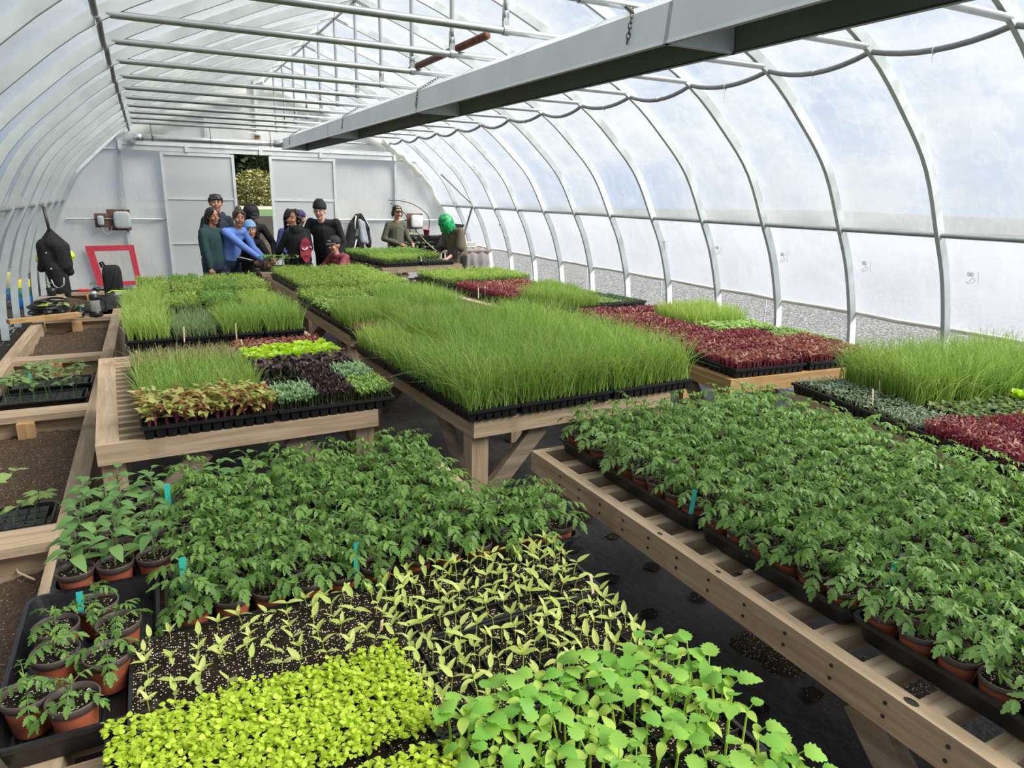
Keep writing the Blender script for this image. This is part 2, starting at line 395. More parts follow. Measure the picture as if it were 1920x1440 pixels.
for j in range(J0, J1+1):
    lab = 'steel arch truss standing against the end wall' if j == J1 else 'steel arch truss of the tunnel, %s one in front of the end wall' % ORD[J1-1-j]
    if j == J0: t0.location = (0, j*S, 0); t0['label'] = lab; t0['group'] = 'steel arch trusses of the tunnel'
    elif j == J1:
        e = thing('arch_rib_frame', lab, 'arch', (0, YE, 0), 0, 'steel arch trusses of the tunnel')
        for ch in t0.children[:2]:
            c = ch.copy(); COL.objects.link(c); c.parent = e
    else: dup(t0, (0, j*S, 0), 0, lab, 'steel arch trusses of the tunnel')
# ridge tube and side rails
for nm, lab, pts, r in (('ridge_pipe', 'steel ridge pipe running under the peak of the roof', (0, 3.735), .016),
                        ('side_rail', 'steel side rail along the right wall at waist height', (3.455, 1.54), .021),
                        ('side_rail', 'steel side rail along the left wall behind the hanging black coat', (-3.455, 1.54), .021)):
    tag(MB().tube([(pts[0], J0*S, pts[1]), (pts[0], YE, pts[1])], r, 10).build(nm, 'steel', None, True), lab, 'rail')
# grey hose hung from arch to arch
for sd_ in (-1, 1):
    pts = []
    for j in range(J0, J1):
        for k in range(8):
            t = k/8; pts.append((sd_*(2.33-.0), (j+t)*S, 2.775 - .075*4*t*(1-t)*(1 if j % 2 else .8)))
    h = thing('irrigation_hose', 'grey hose sagging from arch to arch along the %s side of the roof' % ('left' if sd_ < 0 else 'right'), 'hose', (0, 0, 0))
    MB().tube(pts, .0185, 10).build('hose_pipe', 'greyhose', h, True)
    for j in range(-3, 10):
        y = (j+.5)*S; L = random.uniform(.04, .16)
        MB().tube([(sd_*2.33, y, 2.725), (sd_*2.335, y+.01, 2.70), (sd_*2.33, y, 2.70-L)], .0028, 4).tube([(sd_*2.33, y-.004, 2.712), (sd_*2.33, y+.004, 2.712)], .0215, 10).build('zip_tie', 'whiteplastic', h)
# film skins with a little belly between the arches
def skin(side, z_lo, z_hi, belly=.045, sub=6):
    a = offset_prof(.034); vs = []; fs = []
    rows = [(x, z) for x, z in a if z_lo <= z <= z_hi]
    lo = (float(np.interp(z_lo, [p[1] for p in a], [p[0] for p in a])), z_lo); hi = (float(np.interp(z_hi, [p[1] for p in a], [p[0] for p in a])), z_hi)
    if z_hi < 3.7: rows = [lo] + rows + [hi]
    else: rows = [lo] + rows
    nrm = []
    for i, (x, z) in enumerate(rows):
        p = rows[max(0, i-1)]; q = rows[min(len(rows)-1, i+1)]; l = math.hypot(q[0]-p[0], q[1]-p[1]); nrm.append(((q[1]-p[1])/l, -(q[0]-p[0])/l))
    ys = [(J0 + k/sub)*S for k in range((J1-J0)*sub+1)]
    for k, y in enumerate(ys):
        t = (k % sub)/sub; d = belly*math.sin(PI*t)
        for i, (x, z) in enumerate(rows):
            u = min(1, i/4, (len(rows)-1-i)/3+ (1 if z_hi > 3.7 else 0)); dd = d*(.25+.75*max(0, u))
            vs.append((side*(x+nrm[i][0]*dd), y, z+nrm[i][1]*dd))
    R = len(rows)
    for k in range(len(ys)-1):
        for i in range(R-1): fs.append((k*R+i, (k+1)*R+i, (k+1)*R+i+1, k*R+i+1))
    return MB().add(vs, fs)
struct('wall_right', skin(1, 1.56, 2.81), 'film_right', True)
low = struct('trim_1', skin(1, .76, 1.55, .02), 'film_low', True)
struct('ceiling', skin(1, 2.81, 4.0), 'film_right', True)
struct('trim_2', skin(-1, 2.81, 4.0), 'film_left', True)
struct('wall_left', skin(-1, .52, 2.81), 'film_left', True)
# rolled film at the bottom of the side curtains
for sd_, z, mt in ((1, .748, 'cream'),):
    x = wall_x(z)+.05; pts = [(sd_*(x+.004*math.sin(k*1.7)), (J0+k/2)*S, z+.006*math.sin(k*2.3)) for k in range(2*(J1-J0)+1)]
    tag(MB().tube(pts, .021, 10).build('curtain_roll', mt, None, True), 'rolled bottom edge of the %s film curtain above the ground' % 'right', 'curtain roll')
for k, j in enumerate((-1.0, 1, 3, 5, 7, 9)):
    y = (j+.28 if j > 0 else j+.06)*S
    tag(MB().tube([(3.87, y, .76), (3.89, y, 0)], .006, 5).build('hold_down_strap', 'greyplastic'), 'thin grey strap from curtain roll to gravel, %s of six along the right wall' % ORD[k], 'strap', 'straps below the right curtain')
# ---- end wall
def endfilm(x0, x1, zf0, zf1, ns, seed):
    r = random.Random(seed); ph = [r.uniform(0, 6) for _ in range(6)]; vs = []; fs = []; nz = 18
    for i in range(ns+1):
        x = x0+(x1-x0)*i/ns; zt = zf1(x); zb = zf0(x)
        for k in range(nz+1):
            z = zb+(zt-zb)*k/nz
            d = .012*math.sin(3.1*x-2.6*z+ph[0])+.008*math.sin(7*x+5.2*z+ph[1])+.006*math.sin(11*x-9*z+ph[2])
            vs.append((x, YE+.03+d, z))
    for i in range(ns):
        for k in range(nz): fs.append((i*(nz+1)+k, (i+1)*(nz+1)+k, (i+1)*(nz+1)+k+1, i*(nz+1)+k+1))
    return vs, fs
mb = MB(); rz = lambda x: roof_z(x)-.0
mb.add(*endfilm(-3.86, -.72, lambda x: 0., rz, 34, 1)); mb.add(*endfilm(-.72, .02, lambda x: 2.42, rz, 8, 2)); mb.add(*endfilm(.02, 3.86, lambda x: 0., rz, 40, 3))
struct('wall_back', mb, 'film_end', True)
for i, (x0, x1) in enumerate(((-1.89, -.66), (-.04, 1.21))):
    zt, y = 2.40, YE-.075
    p = struct('door_%d' % (i+1), MB().box(x0+.05, y-.004, .06, x1-.05, y+.004, zt-.05), 'film_panel')
    fr = MB()
    for a, b in (((x0+.025, y, .075), (x0+.025, y, zt-.05)), ((x1-.025, y, .075), (x1-.025, y, zt-.05)), ((x0, y, zt-.025), (x1, y, zt-.025)), ((x0, y, .05), (x1, y, .05))):
        fr.beam(a, b, .05, .05, (0, 1, 0))
    fr.build('door_frame', 'galv', p)
    fr = MB()
    for z in (1.60, .80): fr.beam((x0+.05, y, z), (x1-.05, y, z), .035, .035)
    fr.build('door_rail', 'galv', p)
mb = MB().box(-2.53, YE-.10, 2.415, 2.45, YE-.05, 2.50).box(-2.53, YE-.115, 2.50, 2.45, YE-.05, 2.515).box(-2.53, YE-.085, 2.515, 2.45, YE-.05, 2.58)
struct('trim_3', mb, 'galv')
for k, (x, z0, z1) in enumerate(((-2.53, 0, 2.75), (2.45, 0, 2.72), (-.20, 2.58, 3.72), (-1.10, 2.58, 3.2), (.95, 2.5, 3.3))):
    struct('trim_%d' % (4+k), MB().box(x-.025, YE-.05, z0, x+.025, YE, z1), 'arch_steel')
mb = MB()
for x0, x1 in ((-3.45, -1.89), (1.21, 3.45)): mb.tube([(x0, YE-.02, 1.23), (x1, YE-.02, 1.23)], .02, 8)
mb.tube([(-3.1, YE-.02, 2.42), (-2.53, YE-.02, 2.42)], .018, 8).tube([(2.45, YE-.02, 2.42), (3.0, YE-.02, 2.42)], .018, 8)
struct('trim_9', mb, 'galv')
mb = MB(); [mb.box(x-.03, YE-.125, 2.41, x+.03, YE-.10, 2.53) for x in (-2.5, -1.45, -.18, .93, 2.42)]
struct('trim_10', mb, 'galv')
struct('trim_11', MB().beam((-2.42, YE-.10, 2.78), (-3.20, YE-.35, 2.0), .045, .045), 'galv')
tag(MB().tube([(3.42, 8.28, 1.55), (3.74, 9.60, .72)], .022, 8).build('brace_pipe', 'steel', None, True), 'dark diagonal brace pipe on the right wall beside the tarp-covered bench', 'brace')
tag(MB().tube([(3.02, 8.9, 2.15), (3.42, 8.28, 1.60)], .016, 8).build('brace_pipe', 'steel', None, True), 'thin upper brace pipe on the right wall near the end wall', 'brace')
# conduit frame on the right of the header
mb = MB().tube(catmull([(.4, YE-.06, 2.72), (1.5, YE-.06, 2.72), (2.3, YE-.06, 2.715), (2.40, YE-.06, 2.68), (2.41, YE-.06, 2.5)], 5), .018, 8)
tag(mb.build('bent_conduit', 'steel', None, True), 'bent steel conduit above the header beam at the right of the end wall', 'conduit')
# loose film hanging under the roof edge at the end wall
def loose(name, pts_top, drop, lab):
    vs = []; fs = []; n = len(pts_top); m = 5
    for i, p in enumerate(pts_top):
        d = drop[i % len(drop)]
        for k in range(m):
            t = k/(m-1); vs.append((p[0], p[1]-.10*math.sin(PI*t)-.03*math.sin(i*1.9+k), p[2]-d*t))
    for i in range(n-1):
        for k in range(m-1): fs.append((i*m+k, (i+1)*m+k, (i+1)*m+k+1, i*m+k+1))
    tag(MB().add(vs, fs).build(name, 'film_loose', None, True), lab, 'film')
loose('loose_film', [(x, YE-.03, roof_z(x)-.03) for x in np.linspace(-2.4, -.35, 16)], [.30, .24, .34, .27, .38], 'loose cream film hanging below the roof at the left of the end wall peak')
loose('loose_film', [(x, YE-.03, roof_z(x)-.03) for x in np.linspace(-.05, 2.2, 16)], [.34, .28, .22, .30, .36], 'loose cream film hanging below the roof at the right of the end wall peak')
loose('loose_film', [(x, YE-.05, roof_z(x)-.03) for x in np.linspace(2.2, 3.5, 14)], [.12, .2, .16, .24], 'loose cream film bunched along the right edge of the end wall')
# vent patch edged with red tape
c4 = [(-3.23, .77), (-2.47, .78), (-2.41, .07), (-3.11, .06)]; c5 = [(-3.10, .68), (-2.55, .69), (-2.50, .14), (-3.00, .13)]
rp = thing('taped_patch', 'clear film patch edged with red tape low on the end wall', 'patch', (0, YE-.05, 0))
MB().add([(x, 0, z) for x, z in c4]+[(x, 0, z) for x, z in c5]+[(x, -.006, z) for x, z in c4]+[(x, -.006, z) for x, z in c5], [(8+i, 8+(i+1) % 4, 12+(i+1) % 4, 12+i) for i in range(4)]+[(i, (i+1) % 4, 4+(i+1) % 4, 4+i) for i in range(4)]).build('red_tape', 'redtape', rp)
MB().add([(x, -.002, z) for x, z in c5], [(0, 1, 2, 3)]).build('patch_film', 'film_loose', rp)

# ================================================================ GROUND
mb = MB(); nx, ny = 60, 120; vs = []; fs = []
for i in range(nx+1):
    for k in range(ny+1):
        x = -2.62+5.9*i/nx; y = -6.5+16.4*k/ny
        vs.append((x, y, .006*math.sin(5*x+1.7*math.sin(3*y))+.005*math.sin(9*y+4*x)-.006))
for i in range(nx):
    for k in range(ny): fs.append((i*(ny+1)+k, (i+1)*(ny+1)+k, (i+1)*(ny+1)+k+1, i*(ny+1)+k+1))
struct('floor', MB().add(vs, fs), 'weedfabric', True)
struct('ground_1', MB().box(-3.86, -7, -.3, 3.2, 10.02, -.022), 'outsoil')
mb = MB(); vs = []; fs = []; nx, ny = 30, 60
for i in range(nx+1):
    for k in range(ny+1):
        y = -12+112*k/ny; x = 3.22+90*(i/nx)**2 + max(0, y-10.2)*.40; vs.append((x, y, -.012+.02*math.sin(x*2+y)*min(1, i/3)))
for i in range(nx):
    for k in range(ny): fs.append((i*(ny+1)+k, (i+1)*(ny+1)+k, (i+1)*(ny+1)+k+1, i*(ny+1)+k+1))
struct('ground_2', MB().add(vs, fs), 'gravel', True)
struct('ground_3', MB().add([(-60, -12, -.02), (-3.86, -12, -.02), (-3.86, YE, -.02), (-60, YE, -.02)], [(0, 1, 2, 3)]), 'outsoil')
struct('ground_4', MB().add([(-60, YE, -.03), (60, YE, -.03), (60, 50, -.03), (-60, 50, -.03)], [(0, 1, 2, 3)]), 'darksoil')
plain('farlawn', (.035, .085, .015), .9, var=.3, scale=1.2); plain('fargravel', (.25, .22, .18), .9, var=.25, scale=2)
struct('lawn', MB().add([(-25, 50, -.02), (22, 50, -.02), (22, 66, .05), (-25, 66, .05)], [(0, 1, 2, 3)]), 'farlawn')
struct('road', MB().add([(-25, 66, .05), (22, 66, .05), (22, 90, .6), (-25, 90, .6)], [(0, 1, 2, 3)]), 'fargravel')
#PLANTS
# ================================================================ HOLES IN THE FABRIC, SOIL SPILL
holes = [(-.10,-1.63),(-.38,-1.66),(-.36,-1.98),(-.11,-1.98),(-.37,-2.30),(-.08,-2.29),(-.36,-2.62),(-.12,-2.63),(-.14,-2.98),(-.38,-2.95),(-.1,-3.3),(.2,-1.9),(.2,-2.3),
         (-1.55,-1.75),(-1.85,-1.72),(-1.2,-1.2),(-1.18,-.8),(-1.7,-1.55),(-1.1,-.3),(-.75,-1.15),(-.7,-.6),(-.3,-1.25),(-1.15,.3),(.55,-1.4),(.5,-.9),(-1.98,-1.6)]
hm = MB(); r = random.Random(3)
for x, y in holes:
    n = 18; ro = [.040+r.uniform(-.006, .008) for _ in range(n)]
    ring = [(x+ro[k]*math.cos(2*PI*k/n), y+ro[k]*math.sin(2*PI*k/n)*.9, .0035) for k in range(n)]
    ring2 = [(x+ro[k]*1.18*math.cos(2*PI*k/n), y+ro[k]*1.18*math.sin(2*PI*k/n)*.9, .002) for k in range(n)]
    inn = [(x+ro[k]*.7*math.cos(2*PI*k/n), y+ro[k]*.7*math.sin(2*PI*k/n)*.9, .0025) for k in range(n)]
    hm.add(ring+inn+[(x, y, .0015)], [(k, (k+1) % n, n+(k+1) % n, n+k) for k in range(n)]+[(n+k, n+(k+1) % n, 2*n) for k in range(n)])
hs = hm.build('planting_hole_soil', 'darksoil', None, True); tag(hs, 'dark soil showing through round holes burnt in the black floor fabric', 'soil', kind='stuff')
def heap(name, cx, cy, rx, ry, h, mat, lab, seed):
    r = random.Random(seed); vs = [(cx, cy, h)]; fs = []; n = 28; m = 5
    for i in range(1, m+1):
        for k in range(n):
            a = 2*PI*k/n; q = i/m*(1+.25*math.sin(3*a+seed)+r.uniform(-.06, .06)); vs.append((cx+rx*q*math.cos(a), cy+ry*q*math.sin(a), max(.0, h*(1-(i/m)**1.5)+r.uniform(-.006, .006)) + (.006 if i < m else -.02)))
    for k in range(n): fs.append((0, 1+k, 1+(k+1) % n))
    for i in range(m-1):
        for k in range(n): fs.append((1+i*n+k, 1+(i+1)*n+k, 1+(i+1)*n+(k+1) % n, 1+i*n+(k+1) % n))
    tag(MB().add(vs, fs).build(name, mat, None, True), lab, 'soil', kind='stuff')
soilmat('spill', (.035, .027, .02), .38, 150, (.62, .58, .5), thr=.25)
soilmat('spill_brown', (.10, .068, .045), .4, 120, (.45, .36, .26), thr=.3)
heap('spilled_soil', -.02, -2.72, .22, .14, .012, 'spill', 'spilled potting soil with white specks on the black fabric between the front benches', 1)
heap('spilled_soil', .12, -3.05, .20, .30, .014, 'spill', 'soil and perlite strewn on the fabric below the slatted edge of the right bench', 2)
heap('spilled_soil', -1.05, -.55, .16, .55, .018, 'spill_brown', 'brown soil strewn in the aisle left of the tall onion bench', 4)
heap('spilled_soil', -1.75, -1.75, .35, .15, .012, 'spill', 'speckled soil on the fabric behind the foremost bench', 5)

# ================================================================ BENCHES
def bench(label, x0, y0, w, d, rz=0, z=.78, pitch=.093, slat_w=.038, slat_h=.055, left_w=.085, wd='wood', legs=True, front_h=.085, slats=True):
    t = thing('slatted_bench', label, 'bench', (x0, y0, 0), math.radians(rz), 'wooden slatted plant benches')
    X, Y, Z = wd+'_x', wd+'_y', wd+'_z'
    MB().box(0, 0, z-front_h, w, .038, z).build('front_rail', X, t)
    MB().box(0, d-.038, z-front_h, w, d, z).build('back_rail', X, t)
    MB().box(0, .038, z-.088, left_w, d-.038, z).build('side_rail', Y, t)
    MB().box(w-.04, .038, z-.088, w, d-.038, z).build('side_rail', Y, t)
    if slats:
        n = int((d-.12)/pitch); p = (d-.076)/(n+1); me = MB().box(left_w, -slat_w/2, z-.008-slat_h, w-.04, slat_w/2, z-.008).mesh('slat', X)
        for k in range(n): link('slat', me, t, (0, .038+p*(k+1), 0))
    for lx in (.01, w-.10):
        for ly in (.04, d-.13):
            MB().box(lx, ly, -.006, lx+.088, ly+.088, z-.088).build('leg', Z, t)
    if d > 1.4:
        pass
    for ly in (.045, d-.085):
        MB().beam((.10, ly+.02, z-.42), (.40, ly+.02, z-.10), .085, .038, (0, 1, 0)).build('brace', 'oldwood_x', t)
        MB().beam((w-.10, ly+.02, z-.42), (w-.40, ly+.02, z-.10), .085, .038, (0, 1, 0)).build('brace', 'oldwood_x', t)
    for lx in (.03, w-.06):
        MB().beam((lx+.02, .13, z-.42), (lx+.02, .45, z-.10), .038, .085, (0, 1, 0)).build('brace', 'oldwood_y', t)
    return t
B1 = bench('foremost slatted bench carrying basil, cucumber and pepper seedlings', -2.50, -3.95, 1.24, 1.92, 0, pitch=.12)
B2 = bench('slatted bench left of centre carrying chard, lettuce and kale trays', -2.46, -1.36, 1.17, 1.69, 2.5)
B3 = bench('slatted bench by the left bed with yellow-green onions in front', -2.36, .585, 1.14, 1.72, 1.5)
B3b = bench('rear left slatted bench under fluffy light green seedlings near the group of people', -2.34, 2.42, 1.14, 1.74, 1)
B5 = bench('middle slatted bench covered with the tallest green onions', -.945, -1.66, 1.20, 1.66, 3.2)
B4 = bench('slatted bench behind the tallest onions with onions and round-leaf seedlings', -.965, .50, 1.22, 1.80, 2.5)
B4b = bench('rear middle slatted bench under fluffy light green seedlings', -.94, 2.45, 1.22, 1.74, 2)
B6 = bench('slatted bench on the right with bare slats left of dark red beets', .655, .72, 1.30, 1.68, 7)
B6b = bench('rear right slatted bench with pale new boards near the right wall', .60, 2.58, 1.28, .92, 4, wd='freshwood')
B7 = bench('slatted bench on the right covered with a red beet carpet', .715, -1.56, 1.24, 2.0, -3.5, wd='freshwood')
B8 = bench('bench with screwed side rail and open slats carrying rows of potted tomatoes', -.885, -4.05, 1.24, 1.95, 0, pitch=.135, slat_w=.055, slat_h=.05, left_w=.042, wd='wood')
B9 = bench('low-lying bench at the right edge with grey-green, onion and red trays', .465, -4.02, 1.30, 2.15, -9.5)
B10 = bench('farthest bench where the person with green hair works', .64, 5.03, 1.28, 2.0, 8, wd='oldwood')
# screws on the left rail of the tomato bench
sc = MB()
for k in range(13):
    y = .10+k*.135
    for zz in (.755, .722): sc.tube([(-.003, y, zz), (.002, y, zz)], .0045, 8)
tag(sc.build('screw_heads', 'screwmetal', B8), kind='stuff')
kn = MB()
for (x, y, rr) in ((.02, .33, .011), (.018, 1.15, .007), (.022, .9, .006)): kn.lathe([(rr, 0), (0, .0012)], 12, (x, y, .7802), 1, 1.5)
tag(kn.build('knot', 'screwmetal', B8), kind='stuff')

# ================================================================ TRAYS
TL, TW, TH = .54, .275, .058
def tray_mesh(nx, ny):     # cell tray seen from above: thin grid walls, tapered cups
    mb = MB(); z1 = 0.; lip = .008
    mb.box(-TL/2, -TW/2, -.014, TL/2, -TW/2+lip, 0).box(-TL/2, TW/2-lip, -.014, TL/2, TW/2, 0).box(-TL/2, -TW/2+lip, -.014, -TL/2+lip, TW/2-lip, 0).box(TL/2-lip, -TW/2+lip, -.014, TL/2, TW/2-lip, 0)
    ix, iy = TL-2*lip, TW-2*lip; cx, cy = ix/nx, iy/ny
    for i in range(1, nx): x = -ix/2+i*cx; mb.box(x-.0013, -iy/2, -.016, x+.0013, iy/2, -.001)
    for k in range(1, ny): y = -iy/2+k*cy; mb.box(-ix/2, y-.0013, -.016, ix/2, y+.0013, -.001)
    for i in range(nx):
        for k in range(ny):
            if 0 < i < nx-1 and 0 < k < ny-1: continue
            a = -ix/2+i*cx; c = -iy/2+k*cy; q = .18*cx; s = .18*cy
            mb.add([(a+.001, c+.001, -.012), (a+cx-.001, c+.001, -.012), (a+cx-.001, c+cy-.001, -.012), (a+.001, c+cy-.001, -.012),
                    (a+q, c+s, -TH), (a+cx-q, c+s, -TH), (a+cx-q, c+cy-s, -TH), (a+q, c+cy-s, -TH)],
                   [(0, 4, 5, 1), (1, 5, 6, 2), (2, 6, 7, 3), (3, 7, 4, 0), (4, 7, 6, 5)])
    mb.box(-ix/2+.03, -iy/2+.03, -TH, ix/2-.03, iy/2-.03, -TH+.004)
    return mb.mesh('cell_tray', 'tray')
def soil_mesh(z=-.010, inset=.008):
    mb = MB(); vs = []; fs = []; nx, ny = 40, 20; r = random.Random(5)
    for i in range(nx+1):
        for k in range(ny+1): vs.append((-TL/2+inset+(TL-2*inset)*i/nx, -TW/2+inset+(TW-2*inset)*k/ny, z+r.uniform(-.003, .003)))
    for i in range(nx):
        for k in range(ny): fs.append((i*(ny+1)+k, (i+1)*(ny+1)+k, (i+1)*(ny+1)+k+1, i*(ny+1)+k+1))
    return mb.add(vs, fs).mesh('tray_soil', 'potsoil', True)
ME_TRAY = tray_mesh(12, 6); ME_TRAYF = tray_mesh(10, 5); ME_SOIL = soil_mesh()
def flat_mesh():
    mb = MB(); h = .058; L, W = TL, TW+.005; o = [(L/2, 0), (L/2-.012, -.004)]
    def ring(hx, hy, z, rr=.03):
        pts = []
        for cx, cy, a0 in ((hx-rr, hy-rr, 0), (-hx+rr, hy-rr, 90), (-hx+rr, -hy+rr, 180), (hx-rr, -hy+rr, 270)):
            for k in range(5): a = math.radians(a0+k*22.5); pts.append((cx+rr*math.cos(a), cy+rr*math.sin(a), z))
        return pts
    R = [ring(L/2, W/2, -.010), ring(L/2, W/2, 0), ring(L/2-.009, W/2-.009, 0), ring(L/2-.012, W/2-.012, -.012), ring(L/2-.022, W/2-.022, -h+.004),
         ring(L/2-.020, W/2-.020, -h), ring(L/2-.010, W/2-.010, -.012), ring(L/2-.0095, W/2-.0095, -.010)]
    vs = sum(R, []); n = 20; fs = []
    for i in range(len(R)): 
        j = (i+1) % len(R)
        if i == 4: continue
        for k in range(n): fs.append((i*n+k, i*n+(k+1) % n, j*n+(k+1) % n, j*n+k))
    fs.append(tuple(range(4*n, 5*n))); fs.append(tuple(range(5*n, 6*n))[::-1])
    mb.add(vs, fs)
    for k in range(7): y = -W/2+.04+k*(W-.08)/6; mb.box(-L/2+.03, y-.003, -h+.004, L/2-.03, y+.003, -h+.009)
    return mb.mesh('flat_tray', 'tray')
ME_FLAT = flat_mesh()

# ---- crops: every crop returns a mesh that fills one tray (local origin = tray centre at rim height)
LF = {k: leaf_tpl(**v) for k, v in dict(
    oval=dict(L=1, W=.62, seg=4, droop=.25, fold=.2), round=dict(L=1, W=.95, seg=4, droop=.25, fold=.15, base=.4), narrow=dict(L=1, W=.28, seg=4, droop=.15, fold=.4),
    tooth=dict(L=1, W=.85, seg=8, teeth=.16, droop=.45, fold=.12, base=.5), spoon=dict(L=1, W=.56, seg=5, droop=.5, fold=.25, base=.1), curly=dict(L=1, W=.95, seg=7, teeth=.2, droop=.1, fold=.5, base=.3),
    tleaf=dict(L=1, W=.60, seg=6, teeth=.22, droop=.35, fold=.18, base=.25)).items()}
def cells(nx, ny, jit=.2, L=TL-.02, W=TW-.02):
    gx, gy = np.meshgrid((np.arange(nx)+.5)/nx-.5, (np.arange(ny)+.5)/ny-.5, indexing='ij')
    P = np.stack([gx.ravel()*L, gy.ravel()*W], 1); return P + RNG.uniform(-jit, jit, P.shape)*np.array([L/nx, W/ny])
def grass_crop(name, mat, h=.20, per=7, nx=20, ny=10, width=.0021, lean=.35, droop=.5, hv=.25, seg=5, drift=(0, 0)):
    C = np.repeat(cells(nx, ny, .15), per, 0); k = len(C); C = C + RNG.normal(0, .0035, C.shape)
    H = h*(1+RNG.uniform(-hv, hv, k)); az = RNG.uniform(0, 2*PI, k); ln = np.abs(RNG.normal(0, lean, k)); dr = np.abs(RNG.normal(0, droop, k))
    t = np.linspace(0, 1, seg)[None, :]
    out = H[:, None]*(ln[:, None]*t*.7 + dr[:, None]*t**3*.6); up_ = H[:, None]*(t - .28*dr[:, None]*t**3)
    P = np.stack([C[:, 0, None]+out*np.cos(az)[:, None]+drift[0]*t*t*h, C[:, 1, None]+out*np.sin(az)[:, None]+drift[1]*t*t*h, up_-.01], 2)
    t = t + np.zeros((k, 1))
    wa = RNG.uniform(0, PI, k); wv = width*(1-.75*t**2)
    Wv = np.stack([np.cos(wa)[:, None]*wv, np.sin(wa)[:, None]*wv, 0*wv], 2)
    f = Fol(); f.ribbons(P, Wv); return f.mesh(name, mat)
def leaf_crop(name, mat, tpl='oval', nx=12, ny=6, per=6, size=.02, h=.05, hv=.4, el=(.1, .9), stems=True, jit=.25, spread=.008, bumpy=0, sm='stem', sv=.3, edge=0):
    f = Fol(); C = cells(nx, ny, jit); st = []; base = []
    for c in C:
        hh = h*(1+random.uniform(-hv, hv)*.5)+bumpy*random.random()
        for _ in range(per):
            az = random.uniform(0, 2*PI); e = random.uniform(*el); s = size*(1+random.uniform(-sv, sv)); z = hh*random.uniform(1-hv, 1)
            p = np.array([c[0]+spread*math.cos(az), c[1]+spread*math.sin(az), z-.008])
            f.place(LF[tpl], rmat(az, e, random.uniform(-.5, .5))*s, p)
            if stems: base.append([c[0]+random.gauss(0, .002), c[1]+random.gauss(0, .002), -.01]); st.append(p)
    me = f.mesh(name, mat)
    if not stems: return me, None
    A = np.array(base); B = np.array(st); mid = (A+B)/2 + (B-A)*[-.12, -.12, .05]
    P = np.stack([A, mid, B], 1); k = len(P); wa = RNG.uniform(0, PI, k)
    Wv = np.stack([np.cos(wa), np.sin(wa), 0*wa], 1)[:, None, :]*np.array([.0013, .0011, .0008])[None, :, None]
    g = Fol(); g.ribbons(P, Wv); return me, g.mesh(name+'_stems', sm)
CROPS = {}
def crop(key):
    if key in CROPS: return random.choice(CROPS[key])
    G = grass_crop; L_ = leaf_crop
    mk = dict(
        onion_tall=lambda: G('onion', 'onion', .235, 8, width=.0021, lean=.30, droop=.65),
        onion=lambda: G('onion', 'onion', .17, 7, lean=.28, droop=.45),
        onion_short=lambda: G('onion', 'onion', .12, 7, lean=.25, droop=.3),
        onion_yellow=lambda: G('onion', 'onion_yellow', .15, 7, lean=.25, droop=.4),
        onion_bench2=lambda: G('onion', 'onion', .13, 7, lean=.35, droop=.5, nx=18, ny=9),
        onion_brown=lambda: G('onion', 'onion_brown', .12, 6, lean=.35, droop=.5, nx=18, ny=9),
        leek=lambda: G('leek', 'leek', .10, 6, lean=.35, droop=.5),
        leek_sparse=lambda: G('leek', 'leek', .08, 2, lean=.35, droop=.3, nx=16, ny=8),
        chard=lambda: L_('chard', 'chard', 'spoon', 14, 7, 17, .036, .085, .6, (.0, 1.1), sm='beetstem', spread=.012),
        beet=lambda: L_('beet', 'beet', 'oval', 20, 10, 7, .020, .055, .35, (.2, 1.3), sm='beetstem'),
        beet_brown=lambda: L_('beet', 'beet_brown', 'oval', 20, 10, 7, .020, .052, .35, (.2, 1.3), sm='beetstem'),
        basil=lambda: L_('basil', 'basil', 'round', 28, 14, 18, .0092, .045, .30, (-.3, .8), spread=.009, bumpy=.012, stems=False),
        kale_light=lambda: L_('kale', 'kale_light', 'round', 13, 7, 11, .024, .058, .4, (-.1, .8), bumpy=.01),
        kale_green=lambda: L_('kale', 'kale_green', 'round', 14, 7, 12, .022, .055, .4, (-.1, .8), bumpy=.01),
        purple=lambda: L_('kale', 'purple', 'curly', 14, 7, 8, .024, .055, .4, (0, 1.0), bumpy=.01),
        mixgreen=lambda: L_('greens', 'mixgreen', 'curly', 12, 6, 7, .024, .030, .4, (0, 1.0)),
        lettuce=lambda: L_('lettuce', 'lettuce', 'curly', 12, 6, 18, .032, .048, .5, (.1, 1.1), bumpy=.015, spread=.012),
        dark=lambda: L_('greens', 'darkgreen', 'narrow', 12, 6, 6, .026, .040, .5, (0, .9)),
        sparse=lambda: L_('greens', 'mixgreen', 'round', 10, 5, 2, .020, .025, .5, (0, .5)),
        microgreen=lambda: L_('greens', 'kale_green', 'oval', 18, 9, 5, .014, .028, .3, (-.1, .6)),
        microdark=lambda: L_('greens', 'darkgreen', 'oval', 18, 9, 4, .013, .022, .3, (-.1, .6)),
        graygreen=lambda: L_('greens', 'graygreen', 'narrow', 20, 10, 5, .020, .030, .3, (-.2, .8)),
        fluffy=lambda: L_('seedlings', 'fluffy', 'narrow', 20, 10, 11, .022, .090, .55, (-.3, 1.0), spread=.006),
        fluffy_deep=lambda: L_('seedlings', 'fluffy_deep', 'narrow', 20, 10, 11, .024, .100, .5, (-.3, 1.0), spread=.006),
        broad=lambda: L_('seedlings', 'kale_green', 'oval', 10, 5, 6, .042, .075, .5, (-.2, .6), spread=.01),
    )[key]
    nvar = 2 if key in ('onion_tall', 'onion', 'onion_yellow', 'basil', 'fluffy', 'beet') else 1
    CROPS[key] = []
    for _ in range(nvar):
        r_ = mk(); CROPS[key].append(r_ if isinstance(r_, tuple) else (r_, None))
    return random.choice(CROPS[key])
